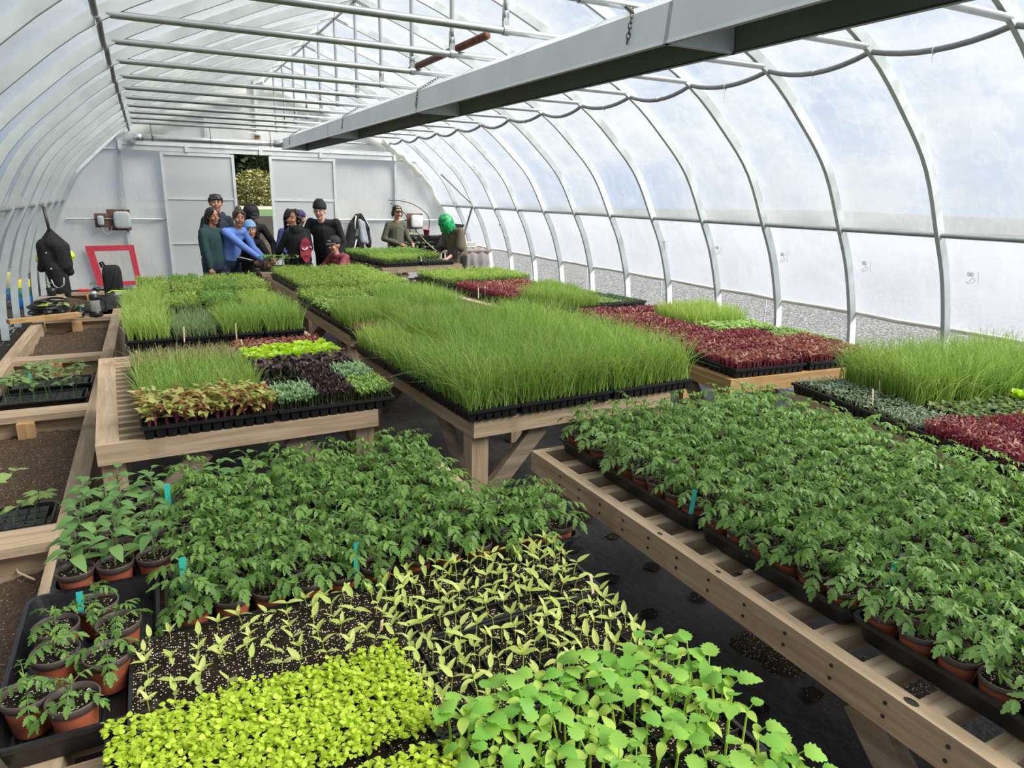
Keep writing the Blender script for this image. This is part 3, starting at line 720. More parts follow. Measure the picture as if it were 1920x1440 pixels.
CROPNAME = dict(onion='onion_seedlings', leek='leek_seedlings', chard='chard_seedlings', beet='beet_seedlings', basil='basil_seedlings', kale='kale_seedlings', purple='kale_seedlings',
    mixgreen='lettuce_seedlings', lettuce='lettuce_seedlings', dark='green_seedlings', sparse='sparse_seedlings', microgreen='green_seedlings', microdark='green_seedlings', graygreen='green_seedlings', fluffy='green_seedlings', broad='broad_leaf_seedlings')
ZR = .78+TH
def tray(x, y, ori, key, label, rz=0, z=ZR, group=None, big=False, x2=None, cut=None):
    """(x, y) = front left corner of the tray"""
    w, d = (TL, TW) if ori == 'x' else (TW, TL)
    a = math.radians(rz); cx = x+(w/2)*math.cos(a)-(d/2)*math.sin(a); cy = y+(w/2)*math.sin(a)+(d/2)*math.cos(a)
    t = thing('seedling_tray', label, 'seedling tray', (cx, cy, z), a+(0 if ori == 'x' else PI/2), group)
    link('cell_tray', ME_TRAYF if big else ME_TRAY, t); link('tray_soil', ME_SOIL, t)
    if key:
        keys = key if isinstance(key, (list, tuple)) else [key]
        for i, k in enumerate(keys):
            me, st = crop(k); nm = CROPNAME[k.split('_')[0]]; n = len(keys)
            o = link(nm, me, t); tag(o, kind='stuff')
            if n > 1: o.scale = (1/n, 1, 1); o.location.x = -TL/2+TL*(i+.5)/n
            elif random.random() < .5: o.rotation_euler.z = PI
            if st:
                s_ = link('seedling_stems', st, t); tag(s_, kind='stuff'); s_.scale = o.scale; s_.location = o.location; s_.rotation_euler = o.rotation_euler
    return t
def on_bench(B, lx, ly):      # local bench coordinates to world
    a = B.rotation_euler.z; return B.location.x+lx*math.cos(a)-ly*math.sin(a), B.location.y+lx*math.sin(a)+ly*math.cos(a)
def btray(B, lx, ly, ori, key, label, group=None, **k):
    x, y = on_bench(B, lx, ly); return tray(x, y, ori, key, label, math.degrees(B.rotation_euler.z), group=group, **k)

# bench 2 (left of centre)
L2 = [('chard', 'tray of yellow and red chard seedlings hanging over the front edge of its bench'),
      ('onion_bench2', 'tray of thin green onions directly behind the yellow and red chard'),
      ('onion_bench2', 'second tray of thin green onions behind the chard, next to brown-tipped ones'),
      ('onion_brown', 'tray of brown-tipped onion seedlings behind the green ones on the bench left of centre'),
      ('dark', 'tray of small dark green seedlings at the back left of the bench left of centre')]
R2 = [(['kale_light', 'purple', 'kale_green'], 'tray with pale kale, purple kale and bright green kale at the bench front corner'),
      (['sparse', 'purple', 'kale_light'], 'tray with sparse seedlings, dark purple kale and pale kale in the second row'),
      ('purple', 'tray of dark purple-brown lettuce between purple kale and lime lettuce'),
      ('lettuce', 'tray of lime green lettuce at the back of the bench left of centre'),
      ('beet_brown', 'tray of small reddish seedlings behind the lime green lettuce')]
for i, (k, l) in enumerate(L2): btray(B2, .165, -.015+i*.285, 'x', k, l)
for i, (k, l) in enumerate(R2): btray(B2, .165+.545, -.015+i*.285, 'x', k, l)
# bench 5 (tall onions)
for i in range(6):
    for c in range(2):
        btray(B5, .235+c*.55, -.03+i*.283, 'x', 'onion_tall', 'tray of tall green onions, %s row from the bench front, %s' % (ORD[i], ('inner tray', 'on the red beet side')[c]), 'tall onion trays on the middle bench')
for i in range(3): btray(B5, -.045, -.03+i*.55, 'y', ['onion_tall', 'onion', 'onion_yellow'][i], ['tray of tall onions at the left front corner of the middle bench', 'tray of thin onions along the left edge of the middle bench', 'tray of yellowing short onions at the left edge of the middle bench'][i], 'tall onion trays on the middle bench')
tray(-1.02, -.02, 'y', 'beet', 'small tray of dark red seedlings at the far left corner of the middle bench', 3).scale = (.5, .6, 1)
# bench 3
F3 = [['onion_yellow', 'leek', 'onion', 'onion'], ['onion_yellow', 'leek_sparse', 'dark', 'onion_yellow'], ['onion_yellow', 'fluffy', 'fluffy_deep', 'fluffy']]
for i in range(3):
    for c in range(4):
        k = F3[i][c]; nm = {'onion_yellow': 'yellow-green onions', 'leek': 'blue-green leeks', 'onion': 'green onions', 'leek_sparse': 'sparse small leeks', 'dark': 'low dark green seedlings', 'fluffy': 'fluffy light green seedlings', 'fluffy_deep': 'fluffy deeper green seedlings'}[k]
        btray(B3, -.035+c*.285, -.06+i*.55, 'y', k, 'tray of %s, %s row of its bench, %s from the soil bed' % (nm, ORD[i], ORD[c]), 'trays on the left rear bench')
for i in range(2):
    for c in range(4):
        btray(B3b, -.0+c*.285, -.03+i*.55, 'y', 'fluffy_deep' if (i+c) % 3 == 2 else 'fluffy', 'tray of fluffy light green seedlings beside the people, %s row, %s column from the left' % (ORD[i], ORD[c]), 'fluffy seedling trays beside the people')
# bench 4
F4 = [('x', 0, 'onion', 'front left tray of green onions on the bench behind the tallest onions'), ('x', 0, 'onion', 'second tray of green onions behind the front left one'),
      ('x', 0, 'broad', 'tray of round-leaf green seedlings with a few yellow leaves at the left bench edge'), ('x', 0, 'broad', 'tray of round-leaf green seedlings, farther back at the left bench edge'), ('x', 0, 'fluffy', 'tray of fluffy seedlings behind the round-leaf ones on the left'), ('x', 0, 'fluffy', 'last fluffy seedling tray on the left of that bench')]
for i, (o, _, k, l) in enumerate(F4): btray(B4, -.02, -.06+i*.285, 'x', k, l)
F4 = [('leek', 'tray of short leeks at the right front of the bench behind the tallest onions'), ('onion', 'tray of dense green onions right of the middle of that bench'), ('onion', 'second dense green onion tray toward the back right'), ('onion', 'tray of green onions next to the bare slats of the beet bench'),
      ('fluffy_deep', 'tray of deep green fluffy seedlings at the back right'), ('fluffy', 'tray of light fluffy seedlings at the back right corner')]
for i, (k, l) in enumerate(F4): btray(B4, .545, -.0+i*.285, 'x', k, l)
for i in range(6):
    for c in range(2): btray(B4b, .02+c*.56, -.02+i*.285, 'x', 'fluffy', 'tray of fluffy yellow-green seedlings on the rear middle bench, %s row, %s side' % (ORD[i], ('left', 'right')[c]), 'fluffy seedling trays on the rear middle bench')
# bench 6
btray(B6, .20, -.02, 'y', 'onion', 'tray of green onions at the front left of the dark red beet bench').location.z = ZR
btray(B6, .485, -.02, 'y', 'onion_short', 'tray of short green onions beside the taller ones on the beet bench')
btray(B6, .77, -.02, 'y', 'microgreen', 'tray of low green seedlings near the right corner of the beet bench')
btray(B6, 1.05, -.02, 'y', 'microdark', 'tray of low dark green seedlings at the right corner of the beet bench')
btray(B6, .16, .54, 'y', 'beet', 'tray of dark red beet seedlings next to the bare slats'); btray(B6, .445, .54, 'y', 'beet_brown', 'tray of brownish red beet seedlings behind the green onions')
btray(B6, .73, .54, 'y', 'onion_short', 'tray of short green onions behind the low green seedlings'); btray(B6, 1.01, .54, 'y', 'microgreen', 'tray of low green seedlings at the right edge, second row')
btray(B6, .16, 1.09, 'y', 'beet', 'rear tray of dark red beet seedlings next to the bare slats'); btray(B6, .445, 1.09, 'y', 'beet_brown', 'rear tray of orange-brown beet seedlings on the beet bench')
btray(B6, .73, 1.09, 'y', 'beet_brown', 'rearmost brownish beet tray toward the right wall')
for i in range(3):
    for c in range(2): btray(B6b, -.02+c*.56, -.05+i*.285, 'x', 'fluffy', 'tray of bright fluffy seedlings behind the beet bench, %s row, %s side' % (ORD[i], ('left', 'right')[c]), 'bright seedling trays behind the beet bench')
# bench 7: beet carpet
for i in range(7):
    for c in range(2):
        k = 'beet_brown' if (i < 3 and c == 1) or (i in (0, 5) and c == 0) else 'beet'; l = '%s beet tray in the red carpet, %s row, %s' % ('brownish red' if k != 'beet' else 'deep red', ORD[i], ('on the tall onion side', 'on the gravel side')[c])
        if c == 1 and i == 3: k, l = 'kale_green', 'tray of yellow-green lettuce inside the red beet carpet'
        if c == 1 and i == 2: k, l = ['beet', 'microgreen'], 'tray half red beet, half low green seedlings in the red carpet'
        if c == 1 and i in (4, 5): k, l = 'onion_yellow', 'tray of short yellowish onions standing in the red carpet, %s' % ('front one' if i == 4 else 'rear one')
        btray(B7, .03+c*.57, -.0+i*.283, 'x', k, l, 'trays of the red carpet bench')
btray(B7, 1.09, .45, 'y', 'microgreen', 'tray of green seedlings overhanging the right edge of the red carpet bench').location.z += 0
# bench 9
btray(B9, .0, 1.62, 'y', 'graygreen', 'tray of tiny grey-green seedlings at the rear left of the right-edge bench')
btray(B9, .0, 1.07, 'y', ['beet', 'graygreen'], 'tray half dark red, half grey-green, next to the potted tomatoes')
btray(B9, .0, .52, 'y', 'beet', 'tray of small dark red seedlings beside the potted tomatoes at the right'); btray(B9, .0, -.03, 'y', 'beet', 'nearest tray of dark red seedlings at the right edge')
for i in range(4): btray(B9, .285+i*.29, 1.62, 'y', 'onion_tall', 'tray of tall onions by the right wall, rear row, %s from the grey-green tray' % ORD[i], 'tall onion trays by the right wall')
btray(B9, .285, 1.33, 'x', 'mixgreen', 'tray of brown-green lettuce in front of the tall onions by the gravel'); btray(B9, .835, 1.33, 'x', 'lettuce', 'tray of lime lettuce in front of the tall onions by the gravel')
btray(B9, .285, 1.04, 'x', ['beet', 'lettuce'], 'tray half dark red, half lime green, in front of the brown-green lettuce'); btray(B9, .835, 1.04, 'x', None, 'empty black cell tray between lime lettuce and red seedlings')
btray(B9, .285, .75, 'x', 'beet', 'tray of dark red seedlings in front of the half red, half lime tray'); btray(B9, .835, .75, 'x', 'beet_brown', 'tray of brownish red seedlings by the empty black tray')
btray(B9, 1.15, 1.62, 'y', 'fluffy_deep', 'tray of fluffy green seedlings at the rear wall corner of the right-edge bench')
# bench 10
for i in range(5):
    for c in range(2):
        if c == 1 and i == 0: continue
        btray(B10, .02+c*.56, -.02+i*.30, 'x', 'fluffy_deep' if i > 1 else 'fluffy', 'tray of green seedlings on the farthest bench, %s row, %s side' % (ORD[i], ('left', 'right')[c]), 'seedling trays on the farthest bench')
btray(B10, .60, -.02, 'x', 'sparse', 'half-empty black tray in front of the person with green hair')

# ---- wooden label sticks
def stick(x, y, z, h=.085, w=.009, az=0, lean=.1, mat='stick', lab='', cat='label stick', t=.0018, group='wooden label sticks'):
    o = MB().box(-w/2, -t/2, -.03, w/2, t/2, h).build('label_stick' if mat == 'stick' else 'plant_label', mat)
    o.location = (x, y, z); o.rotation_euler = (lean, lean*.5, az); tag(o, lab, cat, group)
for k, (x, y, lab) in enumerate(((-2.31, -.16, 'pale wooden stick at the back left corner of the bench left of centre'), (-2.30, -.30, 'pale wooden stick at the left edge of the brown-tipped onions'), (-1.27, -.93, 'thin wooden stick behind the bright green kale corner'),
        (-2.05, .52, 'wooden stick between yellow-green onions and leeks'), (-1.73, .52, 'wooden stick between leeks and green onions'), (-1.75, -.05, 'wooden stick leaning over the reddish seedlings'), (-.93, .02, 'wooden stick by the small dark red tray at the middle bench corner'),
        (-.66, .62, 'leaning wooden stick among the onions behind the middle bench'), (-.25, .62, 'second wooden stick among the onions behind the middle bench'), (.60, 1.72, 'wooden stick left of the bare slats'), (.70, 1.78, 'second wooden stick left of the bare slats'),
        (.98, 1.0, 'wooden stick between beets and onions on the beet bench'), (1.20, -.35, 'wooden stick in the yellow-green lettuce of the red carpet bench'), (1.0, -1.1, 'wooden stick in the middle of the red carpet'), (.86, -2.35, 'tall wooden stick between grey-green and dark red seedlings'),
        (1.05, -2.25, 'wooden stick at the foot of the right tall onions'), (.72, -3.05, 'wooden stick in the nearest dark red seedlings'), (1.0, 5.1, 'wooden stick at the front of the farthest bench'), (1.25, 5.15, 'second wooden stick at the front of the farthest bench'))):
    stick(x, y, ZR, h=.075, lab=lab, az=random.uniform(-.6, .6), lean=random.uniform(-.15, .15))

# ================================================================ PEPPERS AND CUCUMBERS, SINGLE SEEDLINGS
def pepper_mesh(seed):
    r = random.Random(seed); f = Fol(); h = r.uniform(.020, .034); lx, ly = r.uniform(-.008, .008), r.uniform(-.008, .008)
    stemtube(f, [(0, 0, -.012), (lx*.4, ly*.4, h*.5), (lx, ly, h)], .0011, .0009)
    a = r.uniform(0, PI); n = r.choice([2, 4, 4])
    T = leaf_tpl(1, .36, 5, fold=.30, droop=r.uniform(.0, .4), base=.2)
    for k in range(2): f.place(T, rmat(a+k*PI+r.uniform(-.3, .3), r.uniform(.15, .9), r.uniform(-.5, .5))*r.uniform(.027, .036), (lx, ly, h-.002))
    if n == 4:
        for k in range(2): f.place(T, rmat(a+PI/2+k*PI, r.uniform(.7, 1.25))*r.uniform(.020, .030), (lx, ly, h))
    return f.mesh('pepper_seedling', 'pepper')
PEP = [pepper_mesh(i) for i in range(14)]
def cuke_mesh(seed):
    r = random.Random(seed); f = Fol(); h = r.uniform(.055, .085); lx, ly = r.uniform(-.012, .012), r.uniform(-.012, .012)
    stemtube(f, [(0, 0, -.012), (lx*.3, ly*.3, h*.5), (lx, ly, h)], .0024, .0019, 6); s = f.mesh('stem', 'cotyledon')
    f = Fol(); a = r.uniform(0, PI); T = leaf_tpl(1, .62, 6, fold=.1, droop=r.uniform(.2, .6), base=.3)
    for k in range(2): f.place(T, rmat(a+k*PI+r.uniform(-.3, .3), r.uniform(-.2, .5), r.uniform(-.4, .4))*r.uniform(.024, .031), (lx, ly, h-.002))
    c = f.mesh('cotyledon', 'cotyledon')
    f = Fol(); T = leaf_tpl(1, .98, 10, teeth=.13, fold=.10, droop=r.uniform(.3, .8), base=.55)
    for k in range(r.choice([1, 1, 2])):
        az = a+PI/2+k*PI+r.uniform(-.4, .4); q = (lx+.012*math.cos(az), ly+.012*math.sin(az), h+.012)
        stemtube(f, [(lx, ly, h-.001), q], .0014, .0011, 4); f.place(T, rmat(az, r.uniform(0, .6), r.uniform(-.3, .3))*r.uniform(.025, .034), q)
    return s, c, f.mesh('true_leaf', 'cucumber')
CUK = [cuke_mesh(i) for i in range(10)]
def single_tray(x, y, key, label, nx, ny, skip=.08, big=True):
    t = tray(x, y, 'x', None, label, big=big); r = random.Random(nx*7+int(abs(y)*100)); c = 0
    for p in cells(nx, ny, .10):
        if r.random() < skip: continue
        az = r.uniform(0, 6.28); sc_ = r.uniform(.85, 1.2)
        if key == 'pepper':
            o = link('pepper_seedling', r.choice(PEP), t, (p[0], p[1], 0)); o.rotation_euler.z = az; o.scale = (sc_,)*3
        else:
            s, cc, lf = r.choice(CUK); o = link('cucumber_seedling', lf, t, (p[0], p[1], 0)); o.rotation_euler.z = az; o.scale = (sc_,)*3
            link('stem', s, o); link('cotyledon', cc, o)
    return t
_t = single_tray(-2.305, -3.185, 'pepper', 'speckled soil tray with spaced pepper seedlings behind the yellow-green basil', 11, 6, .08)
for _c in _t.children:
    if _c.name.startswith('tray_soil'): _c.location.z = .012
single_tray(-1.795, -3.165, 'pepper', 'tray dense with pepper seedlings directly in front of the potted tomatoes', 13, 7, .02)
single_tray(-1.81, -3.445, 'pepper', 'tray of pepper seedlings between the other peppers and the cucumbers', 13, 7, .02)
single_tray(-1.83, -3.725, 'cucumber', 'tray of bright cucumber seedlings at the front right bench corner', 13, 7, .0)
single_tray(-1.85, -4.0, 'cucumber', 'second tray of cucumber seedlings cut by the bottom of the picture', 13, 7, .0)
tray(-2.335, -3.475, 'x', 'basil', 'tray packed with bright yellow-green basil, directly in front of the spaced peppers', 1)
tray(-2.335, -3.755, 'x', 'basil', 'nearest tray of bright yellow-green basil at the bottom of the picture', -1)
stick(-2.365, -3.43, ZR+.0, .055, .011, 1.9, 1.25, lab='thick wooden stick lying out of the basil tray at the bottom left'); stick(-1.81, -3.10, ZR, .03, .009, .5, .1, lab='short wooden stick between the two pepper trays'); stick(-1.295, -3.17, ZR, .05, .010, .4, -.15, lab='pinkish wooden stick at the right edge of the dense peppers')

# ================================================================ POTTED TOMATOES
PR, PH = .0445, .078
def pot_mesh():
    mb = MB(); mb.lathe([(0, .0), (.031, .0), (.032, .004), (.0395, PH-.016)], 24)
    return mb.mesh('pot', 'terracotta', True)
def rim_mesh():
    return MB().lathe([(.0395, PH-.018), (.0425, PH-.016), (PR, PH-.002), (PR-.001, PH), (PR-.003, PH), (PR-.005, PH-.012)], 24).mesh('pot_rim', 'potrim', True)
def psoil_mesh():
    mb = MB(); r = random.Random(2); n = 20; vs = [(0, 0, PH-.012)]; fs = []
    for i in range(1, 6):
        for k in range(n): a = 2*PI*k/n; vs.append((.0405*i/5*math.cos(a), .0405*i/5*math.sin(a), PH-.013+r.uniform(-.0025, .0025)))
    for k in range(n): fs.append((0, 1+k, 1+(k+1) % n))
    for i in range(4):
        for k in range(n): fs.append((1+i*n+k, 1+(i+1)*n+k, 1+(i+1)*n+(k+1) % n, 1+i*n+(k+1) % n))
    return mb.add(vs, fs).mesh('potting_soil', 'potsoil', True)
ME_POT, ME_RIM, ME_PS = pot_mesh(), rim_mesh(), psoil_mesh()
LT = [leaf_tpl(1, .47, 8, teeth=.20, fold=.20, droop=d, base=.3) for d in (.05, .25, .45)]
def tomato_mesh(seed, h, nl, ls, mat='tomato', top_light=True, lean=.0):
    r = random.Random(seed); st = Fol(); lf = Fol(); a0 = r.uniform(0, 6.28); z0 = PH-.014
    lx, ly = r.uniform(-1, 1)*lean, r.uniform(-1, 1)*lean
    def ax(t): return np.array([lx*t*t, ly*t*t, z0+h*t])
    stemtube(st, [ax(t) for t in (0, .33, .66, 1)], .0024, .0014, 6)
    for i in range(nl):
        t = .22+.78*i/(nl-1) if nl > 1 else .5; p = ax(t); az = a0+i*2.4+r.uniform(-.4, .4); s = ls*(1.0-.45*(t-.22)) if t < .85 else ls*.5
        el = .25+.75*t+r.uniform(-.2, .25); L = s
        pts = []; q = p.copy(); e = el
        for k in range(5):
            pts.append(q.copy()); q = q + np.array([math.cos(az)*math.cos(e), math.sin(az)*math.cos(e), math.sin(e)])*L/4.2; e -= .33+.1*r.random()
        stemtube(st, pts, .0013, .0007, 4)
        e_end = math.atan2(pts[-1][2]-pts[-2][2], math.hypot(*(pts[-1]-pts[-2])[:2]))
        lf.place(r.choice(LT), rmat(az, e_end-.15, r.uniform(-.3, .3))*s*.44, pts[-1])
        for (ki, fr, ang) in ((4, .30, .75), (3, .36, .95), (2, .32, 1.15), (1, .16, 1.3)):
            if ki == 1 and s < .05: continue
            k_ = min(ki, 3); ee = math.atan2(pts[k_+1][2]-pts[k_][2], math.hypot(*(pts[k_+1]-pts[k_])[:2]))
            for sd in (-1, 1):
                lf.place(r.choice(LT), rmat(az+sd*(ang+r.uniform(-.2, .2)), ee*.4-.25+r.uniform(-.25, .2), sd*r.uniform(0, .5))*s*fr*r.uniform(.85, 1.15), pts[ki])
    tip = ax(1.0)
    for k in range(5): lf.place(LT[0], rmat(a0+k*1.3, r.uniform(.5, 1.2), r.uniform(-.5, .5))*ls*r.uniform(.16, .26), tip)
    return st.mesh('stem', 'stem'), lf.mesh('foliage', mat)
def bigleaf_mesh(seed, h, mat='bigleaf'):
    r = random.Random(seed); st = Fol(); lf = Fol(); a0 = r.uniform(0, 6.28); z0 = PH-.014
    stemtube(st, [(0, 0, z0), (0, .002, z0+h*.5), (.002, 0, z0+h)], .0026, .0018, 6); T = [leaf_tpl(1, .66, 7, fold=.12, droop=d, base=.3) for d in (.5, .9)]
    for i in range(7):
        t = .3+.7*i/6; az = a0+i*2.4; q = np.array([0, 0, z0+h*t]); e = .5+.3*t; s = .040*(1-.5*t)+.016; p2 = q+np.array([math.cos(az)*math.cos(e), math.sin(az)*math.cos(e), math.sin(e)])*s*.45
        stemtube(st, [q, p2], .0013, .001, 4); lf.place(r.choice(T), rmat(az, e-.35, r.uniform(-.2, .2))*s, p2)
    return st.mesh('stem', 'stem'), lf.mesh('foliage', mat)
TA = [tomato_mesh(10+i, random.uniform(.072, .105), 9, .098, 'tomato', lean=.012) for i in range(9)]
TB = [tomato_mesh(40+i, random.uniform(.085, .135), 9, .094, 'tomato' if i % 2 else 'tomato_light', lean=.03) for i in range(12)]
TC = [tomato_mesh(70+i, .042, 6, .066, 'tomato') for i in range(4)]
TD = [bigleaf_mesh(90+i, random.uniform(.07, .10)) for i in range(4)]
protos = {}
def proto(key, i, arr):
    if (key, i) in protos: return protos[(key, i)], False
    t = thing('potted_tomato' if key != 'D' else 'potted_seedling', '', 'potted plant', (0, 0, 0))
    p = link('pot', ME_POT, t); link('pot_rim', ME_RIM, p); link('potting_soil', ME_PS, t); link('stem', arr[i][0], t); link('foliage', arr[i][1], t)
    protos[(key, i)] = t; return t, True
ZP = .78+.010
def pot(x, y, key, label, group, z=ZP, i=None, s=1.0):
    arr = dict(A=TA, B=TB, C=TC, D=TD)[key]; i = random.randrange(len(arr)) if i is None else i
    t, new = proto(key, i, arr); rz = random.uniform(0, 6.28)
    if new: t.location = (x, y, z); t.rotation_euler.z = rz; t['label'] = label; t['group'] = group; t.scale = (s,)*3; return t
    return dup(t, (x, y, z), rz, label, group, s)
def flat(x, y, ori, label):    # (x, y) centre
    t = link('carrying_tray', ME_FLAT); t.location = (x, y, ZR); t.rotation_euler.z = 0 if ori == 'x' else PI/2
    return tag(t, label, 'tray', 'black carrying trays under the pots')
def potgrid(cx, cy, ori, key, label, group, skip=(), n=(6, 3), keyf=None):
    k = 0
    for a in range(n[0]):
        for b in range(n[1]):
            u = (a-(n[0]-1)/2)*.0868; v = (b-(n[1]-1)/2)*.0868
            x, y = (cx+u, cy+v) if ori == 'x' else (cx+v, cy+u)
            k += 1
            if (a, b) in skip: continue
            kk = keyf(x, y) if keyf else key
            pot(x+random.uniform(-.002, .002), y+random.uniform(-.002, .002), kk, label, group, s=random.uniform(.92, 1.0) if kk != 'D' else 1)
# bottom left tray with seven loose pots
flat(-2.385, -2.885, 'y', 'black carrying tray at the lower left holding seven spaced pots')
for (x, y, l) in ((-2.392, -3.096, 'front right pot with small tomato in the lower left tray'), (-2.468, -3.045, 'front left pot with small tomato in the lower left tray'), (-2.342, -2.975, 'pot with bushy small tomato, right side, second from the front of the lower left tray'),
                  (-2.436, -2.925, 'pot with small tomato, left side, middle of the lower left tray'), (-2.444, -2.825, 'pot with small tomato at the left rear of the lower left tray'), (-2.325, -2.865, 'nearly hidden pot with long-stemmed tomato at the right rear of the lower left tray'), (-2.372, -2.76, 'rearmost pot with small tomato and teal label in the lower left tray')):
    pot(x, y, 'C', l, 'seven pots in the lower left tray', s=1.03)
stick(-2.402, -2.775, ZP+PH-.01, .055, .013, .15, .1, 'teal', 'teal plant label in the rearmost pot of the lower left tray', 'plant label', .001, 'teal plant labels')
# trays of tomatoes on the foremost bench
cols = [-2.34, -2.06, -1.78, -1.50]
names = ['rear tray nearest the soil bed', 'second rear tray from the soil bed', 'third rear tray from the soil bed', 'rear tray at the right end']
for c, x in enumerate(cols):
    flat(x, -2.355, 'y', 'black carrying tray of pots, %s of the foremost bench' % names[c])
    potgrid(x, -2.355, 'y', 'A', 'potted %s in the %s of the foremost bench' % ('seedling' if c == 0 else 'bushy tomato', names[c]), 'pots in the ' + names[c], keyf=(lambda X, Y: ('D' if (X < -2.3 and random.random() < .7) else 'C' if random.random() < .3 else 'D')) if c == 0 else (lambda X, Y: 'D' if (c == 1 and Y > -2.3 and random.random() < .6) else 'A'))
flat(-1.965, -2.765, 'x', 'black carrying tray of pots right behind the spaced pepper seedlings'); flat(-1.42, -2.765, 'x', 'black carrying tray of pots right behind the dense pepper seedlings')
potgrid(-1.965, -2.765, 'x', 'A', 'potted bushy tomato in the front row tray behind the spaced peppers', 'pots behind the spaced peppers')
potgrid(-1.42, -2.765, 'x', 'A', 'potted bushy tomato in the front row tray behind the dense peppers', 'pots behind the dense peppers')
for (x, y, z, l) in ((-1.80, -2.86, .88, 'teal plant label between the potted tomatoes and the dense peppers'), (-2.21, -2.33, .90, 'teal plant label among the potted seedlings near the soil bed'), (-2.19, -2.78, .89, 'small teal plant label low in the front tomato pots')):
    stick(x, y, z, .06, .015, .1, .05, 'teal', l, 'plant label', .001, 'teal plant labels')
# trays on the large right bench
xs = [-.650, -.370, -.090, .190]
for c, x in enumerate(xs):
    for r_, y in enumerate((-2.68, -3.225, -3.77)):
        lab = '%s column from the screwed bench rail, %s row' % (ORD[c], ('rear', 'middle', 'front')[r_])
        flat(x, y, 'y', 'black carrying tray of pots, ' + lab)
        potgrid(x, y, 'y', 'B', 'potted tomato, ' + lab, 'tomato pots, ' + lab)
for c, x in enumerate((-.515, .035)):
    flat(x, -2.265, 'x', 'black carrying tray along the rear edge of the bench with screwed rail, %s' % ('left one' if c == 0 else 'right one'))
    potgrid(x, -2.265, 'x', 'B', 'potted tomato at the rear edge of the bench with screwed rail, %s tray' % ('left' if c == 0 else 'right'), 'rear edge tomato pots, %s tray' % ('left' if c == 0 else 'right'))
for (x, y, l) in ((-.775, -2.93, 'teal plant label in the left column of tomato pots on the right bench'), (-.60, -3.47, 'teal plant label half hidden by leaves at the front of the right bench')):
    stick(x, y, .87, .055, .014, -.5, .1, 'teal', l, 'plant label', .001, 'teal plant labels')
# ================================================================ RAISED SOIL BEDS ON THE LEFT
HB = .42
def bed(label, y0, y1, near2=False, x0=-3.35, x1=-2.56, wd='wood', soil=True, soil_z=.27, slab=None):
    t = thing('raised_bed', label, 'garden bed', (0, 0, 0), 0, 'wooden raised soil beds')
    MB().box(x1-.09, y0, HB-.04, x1, y1, HB).box(x1-.045, y0, 0, x1-.004, y1, HB-.04).build('side_board', wd+'_y', t)
    MB().box(x0, y0, HB-.04, x0+.09, y1, HB).box(x0+.045, y0, 0, x0+.09, y1, HB-.04).build('side_board', wd+'_y', t)
    MB().box(x0+.09, y1-.088, HB-.04, x1-.09, y1, HB).box(x0+.09, y1-.04, 0, x1-.09, y1, HB-.04).build('cross_board', wd+'_x', t)
    MB().box(x0+.09, y0, HB-.04, x1-.09, y0+.088, HB).box(x0+.09, y0, 0, x1-.09, y0+.04, HB-.04).build('cross_board', wd+'_x', t)
    MB().box(x0+.33, y1-.13, .10, x0+.42, y1-.04, HB-.04).build('corner_block', 'freshwood_z', t)
    if soil:
        vs = []; fs = []; nx, ny = 24, 50; r = random.Random(int(y0*10)+99)
        for i in range(nx+1):
            for k in range(ny+1):
                x = x0+.09+(x1-x0-.18)*i/nx; y = y0+.05+(y1-y0-.1)*k/ny
                vs.append((x, y, soil_z+.015*math.sin(9*x+5*y)+.012*math.sin(17*y-6*x)+r.uniform(-.007, .007)+.03*abs((2*i/nx-1))**3))
        for i in range(nx):
            for k in range(ny): fs.append((i*(ny+1)+k, (i+1)*(ny+1)+k, (i+1)*(ny+1)+k+1, i*(ny+1)+k+1))
        o = MB().add(vs, fs).build('bed_soil', 'bedsoil', t, True)
    return t
bed('raised bed with bare soil under the lying fresh timber, far end of the left row', 2.25, 4.30)
bed('raised bed holding the tray of leafy squash seedlings', .60, 2.25)
bed('raised bed with mostly bare dark soil and one tray in its near corner', -1.30, .60)
bed('nearest raised bed, cut by the left edge of the picture', -4.2, -1.30)
bed('rear raised bed cluttered with hose, thermos and bag', 4.30, 6.45, soil_z=.33)
E3 = [( -3.02, -1.36), (-2.75, -1.42)]
tag(MB().tube([(-2.72, -1.42, .285), (-2.78, -1.36, .30), (-2.80, -1.30, .31)], .004, 5).build('wooden_stake_scrap', 'stick'), 'thin pale stick lying on the soil of the nearest raised bed', 'stick')
fw = tag(MB().beam((-3.52, 3.86, .475), (-2.93, 4.13, .475), .105, .04).build('timber_offcut', 'freshwood_x'), 'fresh yellow timber board lying across the left raised bed', 'board')
# squash seedlings in the bed
leafmat('bedleaf', [(0, (.20, .34, .12)), (1, (.38, .52, .20))])
def squash(seed, h, mat='bedleaf'):
    r = random.Random(seed); st = Fol(); lf = Fol(); lx, ly = r.uniform(-.04, .04), r.uniform(-.03, .03)
    stemtube(st, [(0, 0, -.01), (lx*.2, ly*.2, h*.5), (lx, ly, h)], .0026, .002, 5); T = leaf_tpl(1, .85, 6, fold=.12, droop=.5, base=.5, teeth=.05); a = r.uniform(0, 6)
    for k in range(4):
        az = a+k*PI/2+r.uniform(-.4, .4); s = r.uniform(.040, .062); z = h*(.75 if k > 2 else 1)
        p = np.array([lx*(z/h)**2, ly*(z/h)**2, z]); q = p+np.array([math.cos(az), math.sin(az), .4])*.018
        stemtube(st, [p, q], .0014, .001, 4); lf.place(T, rmat(az, r.uniform(-.1, .5), r.uniform(-.3, .3))*s, q)
    return st.mesh('stem', 'stem'), lf.mesh('foliage', mat)
SQ = [squash(300+i, random.uniform(.08, .16)) for i in range(7)]
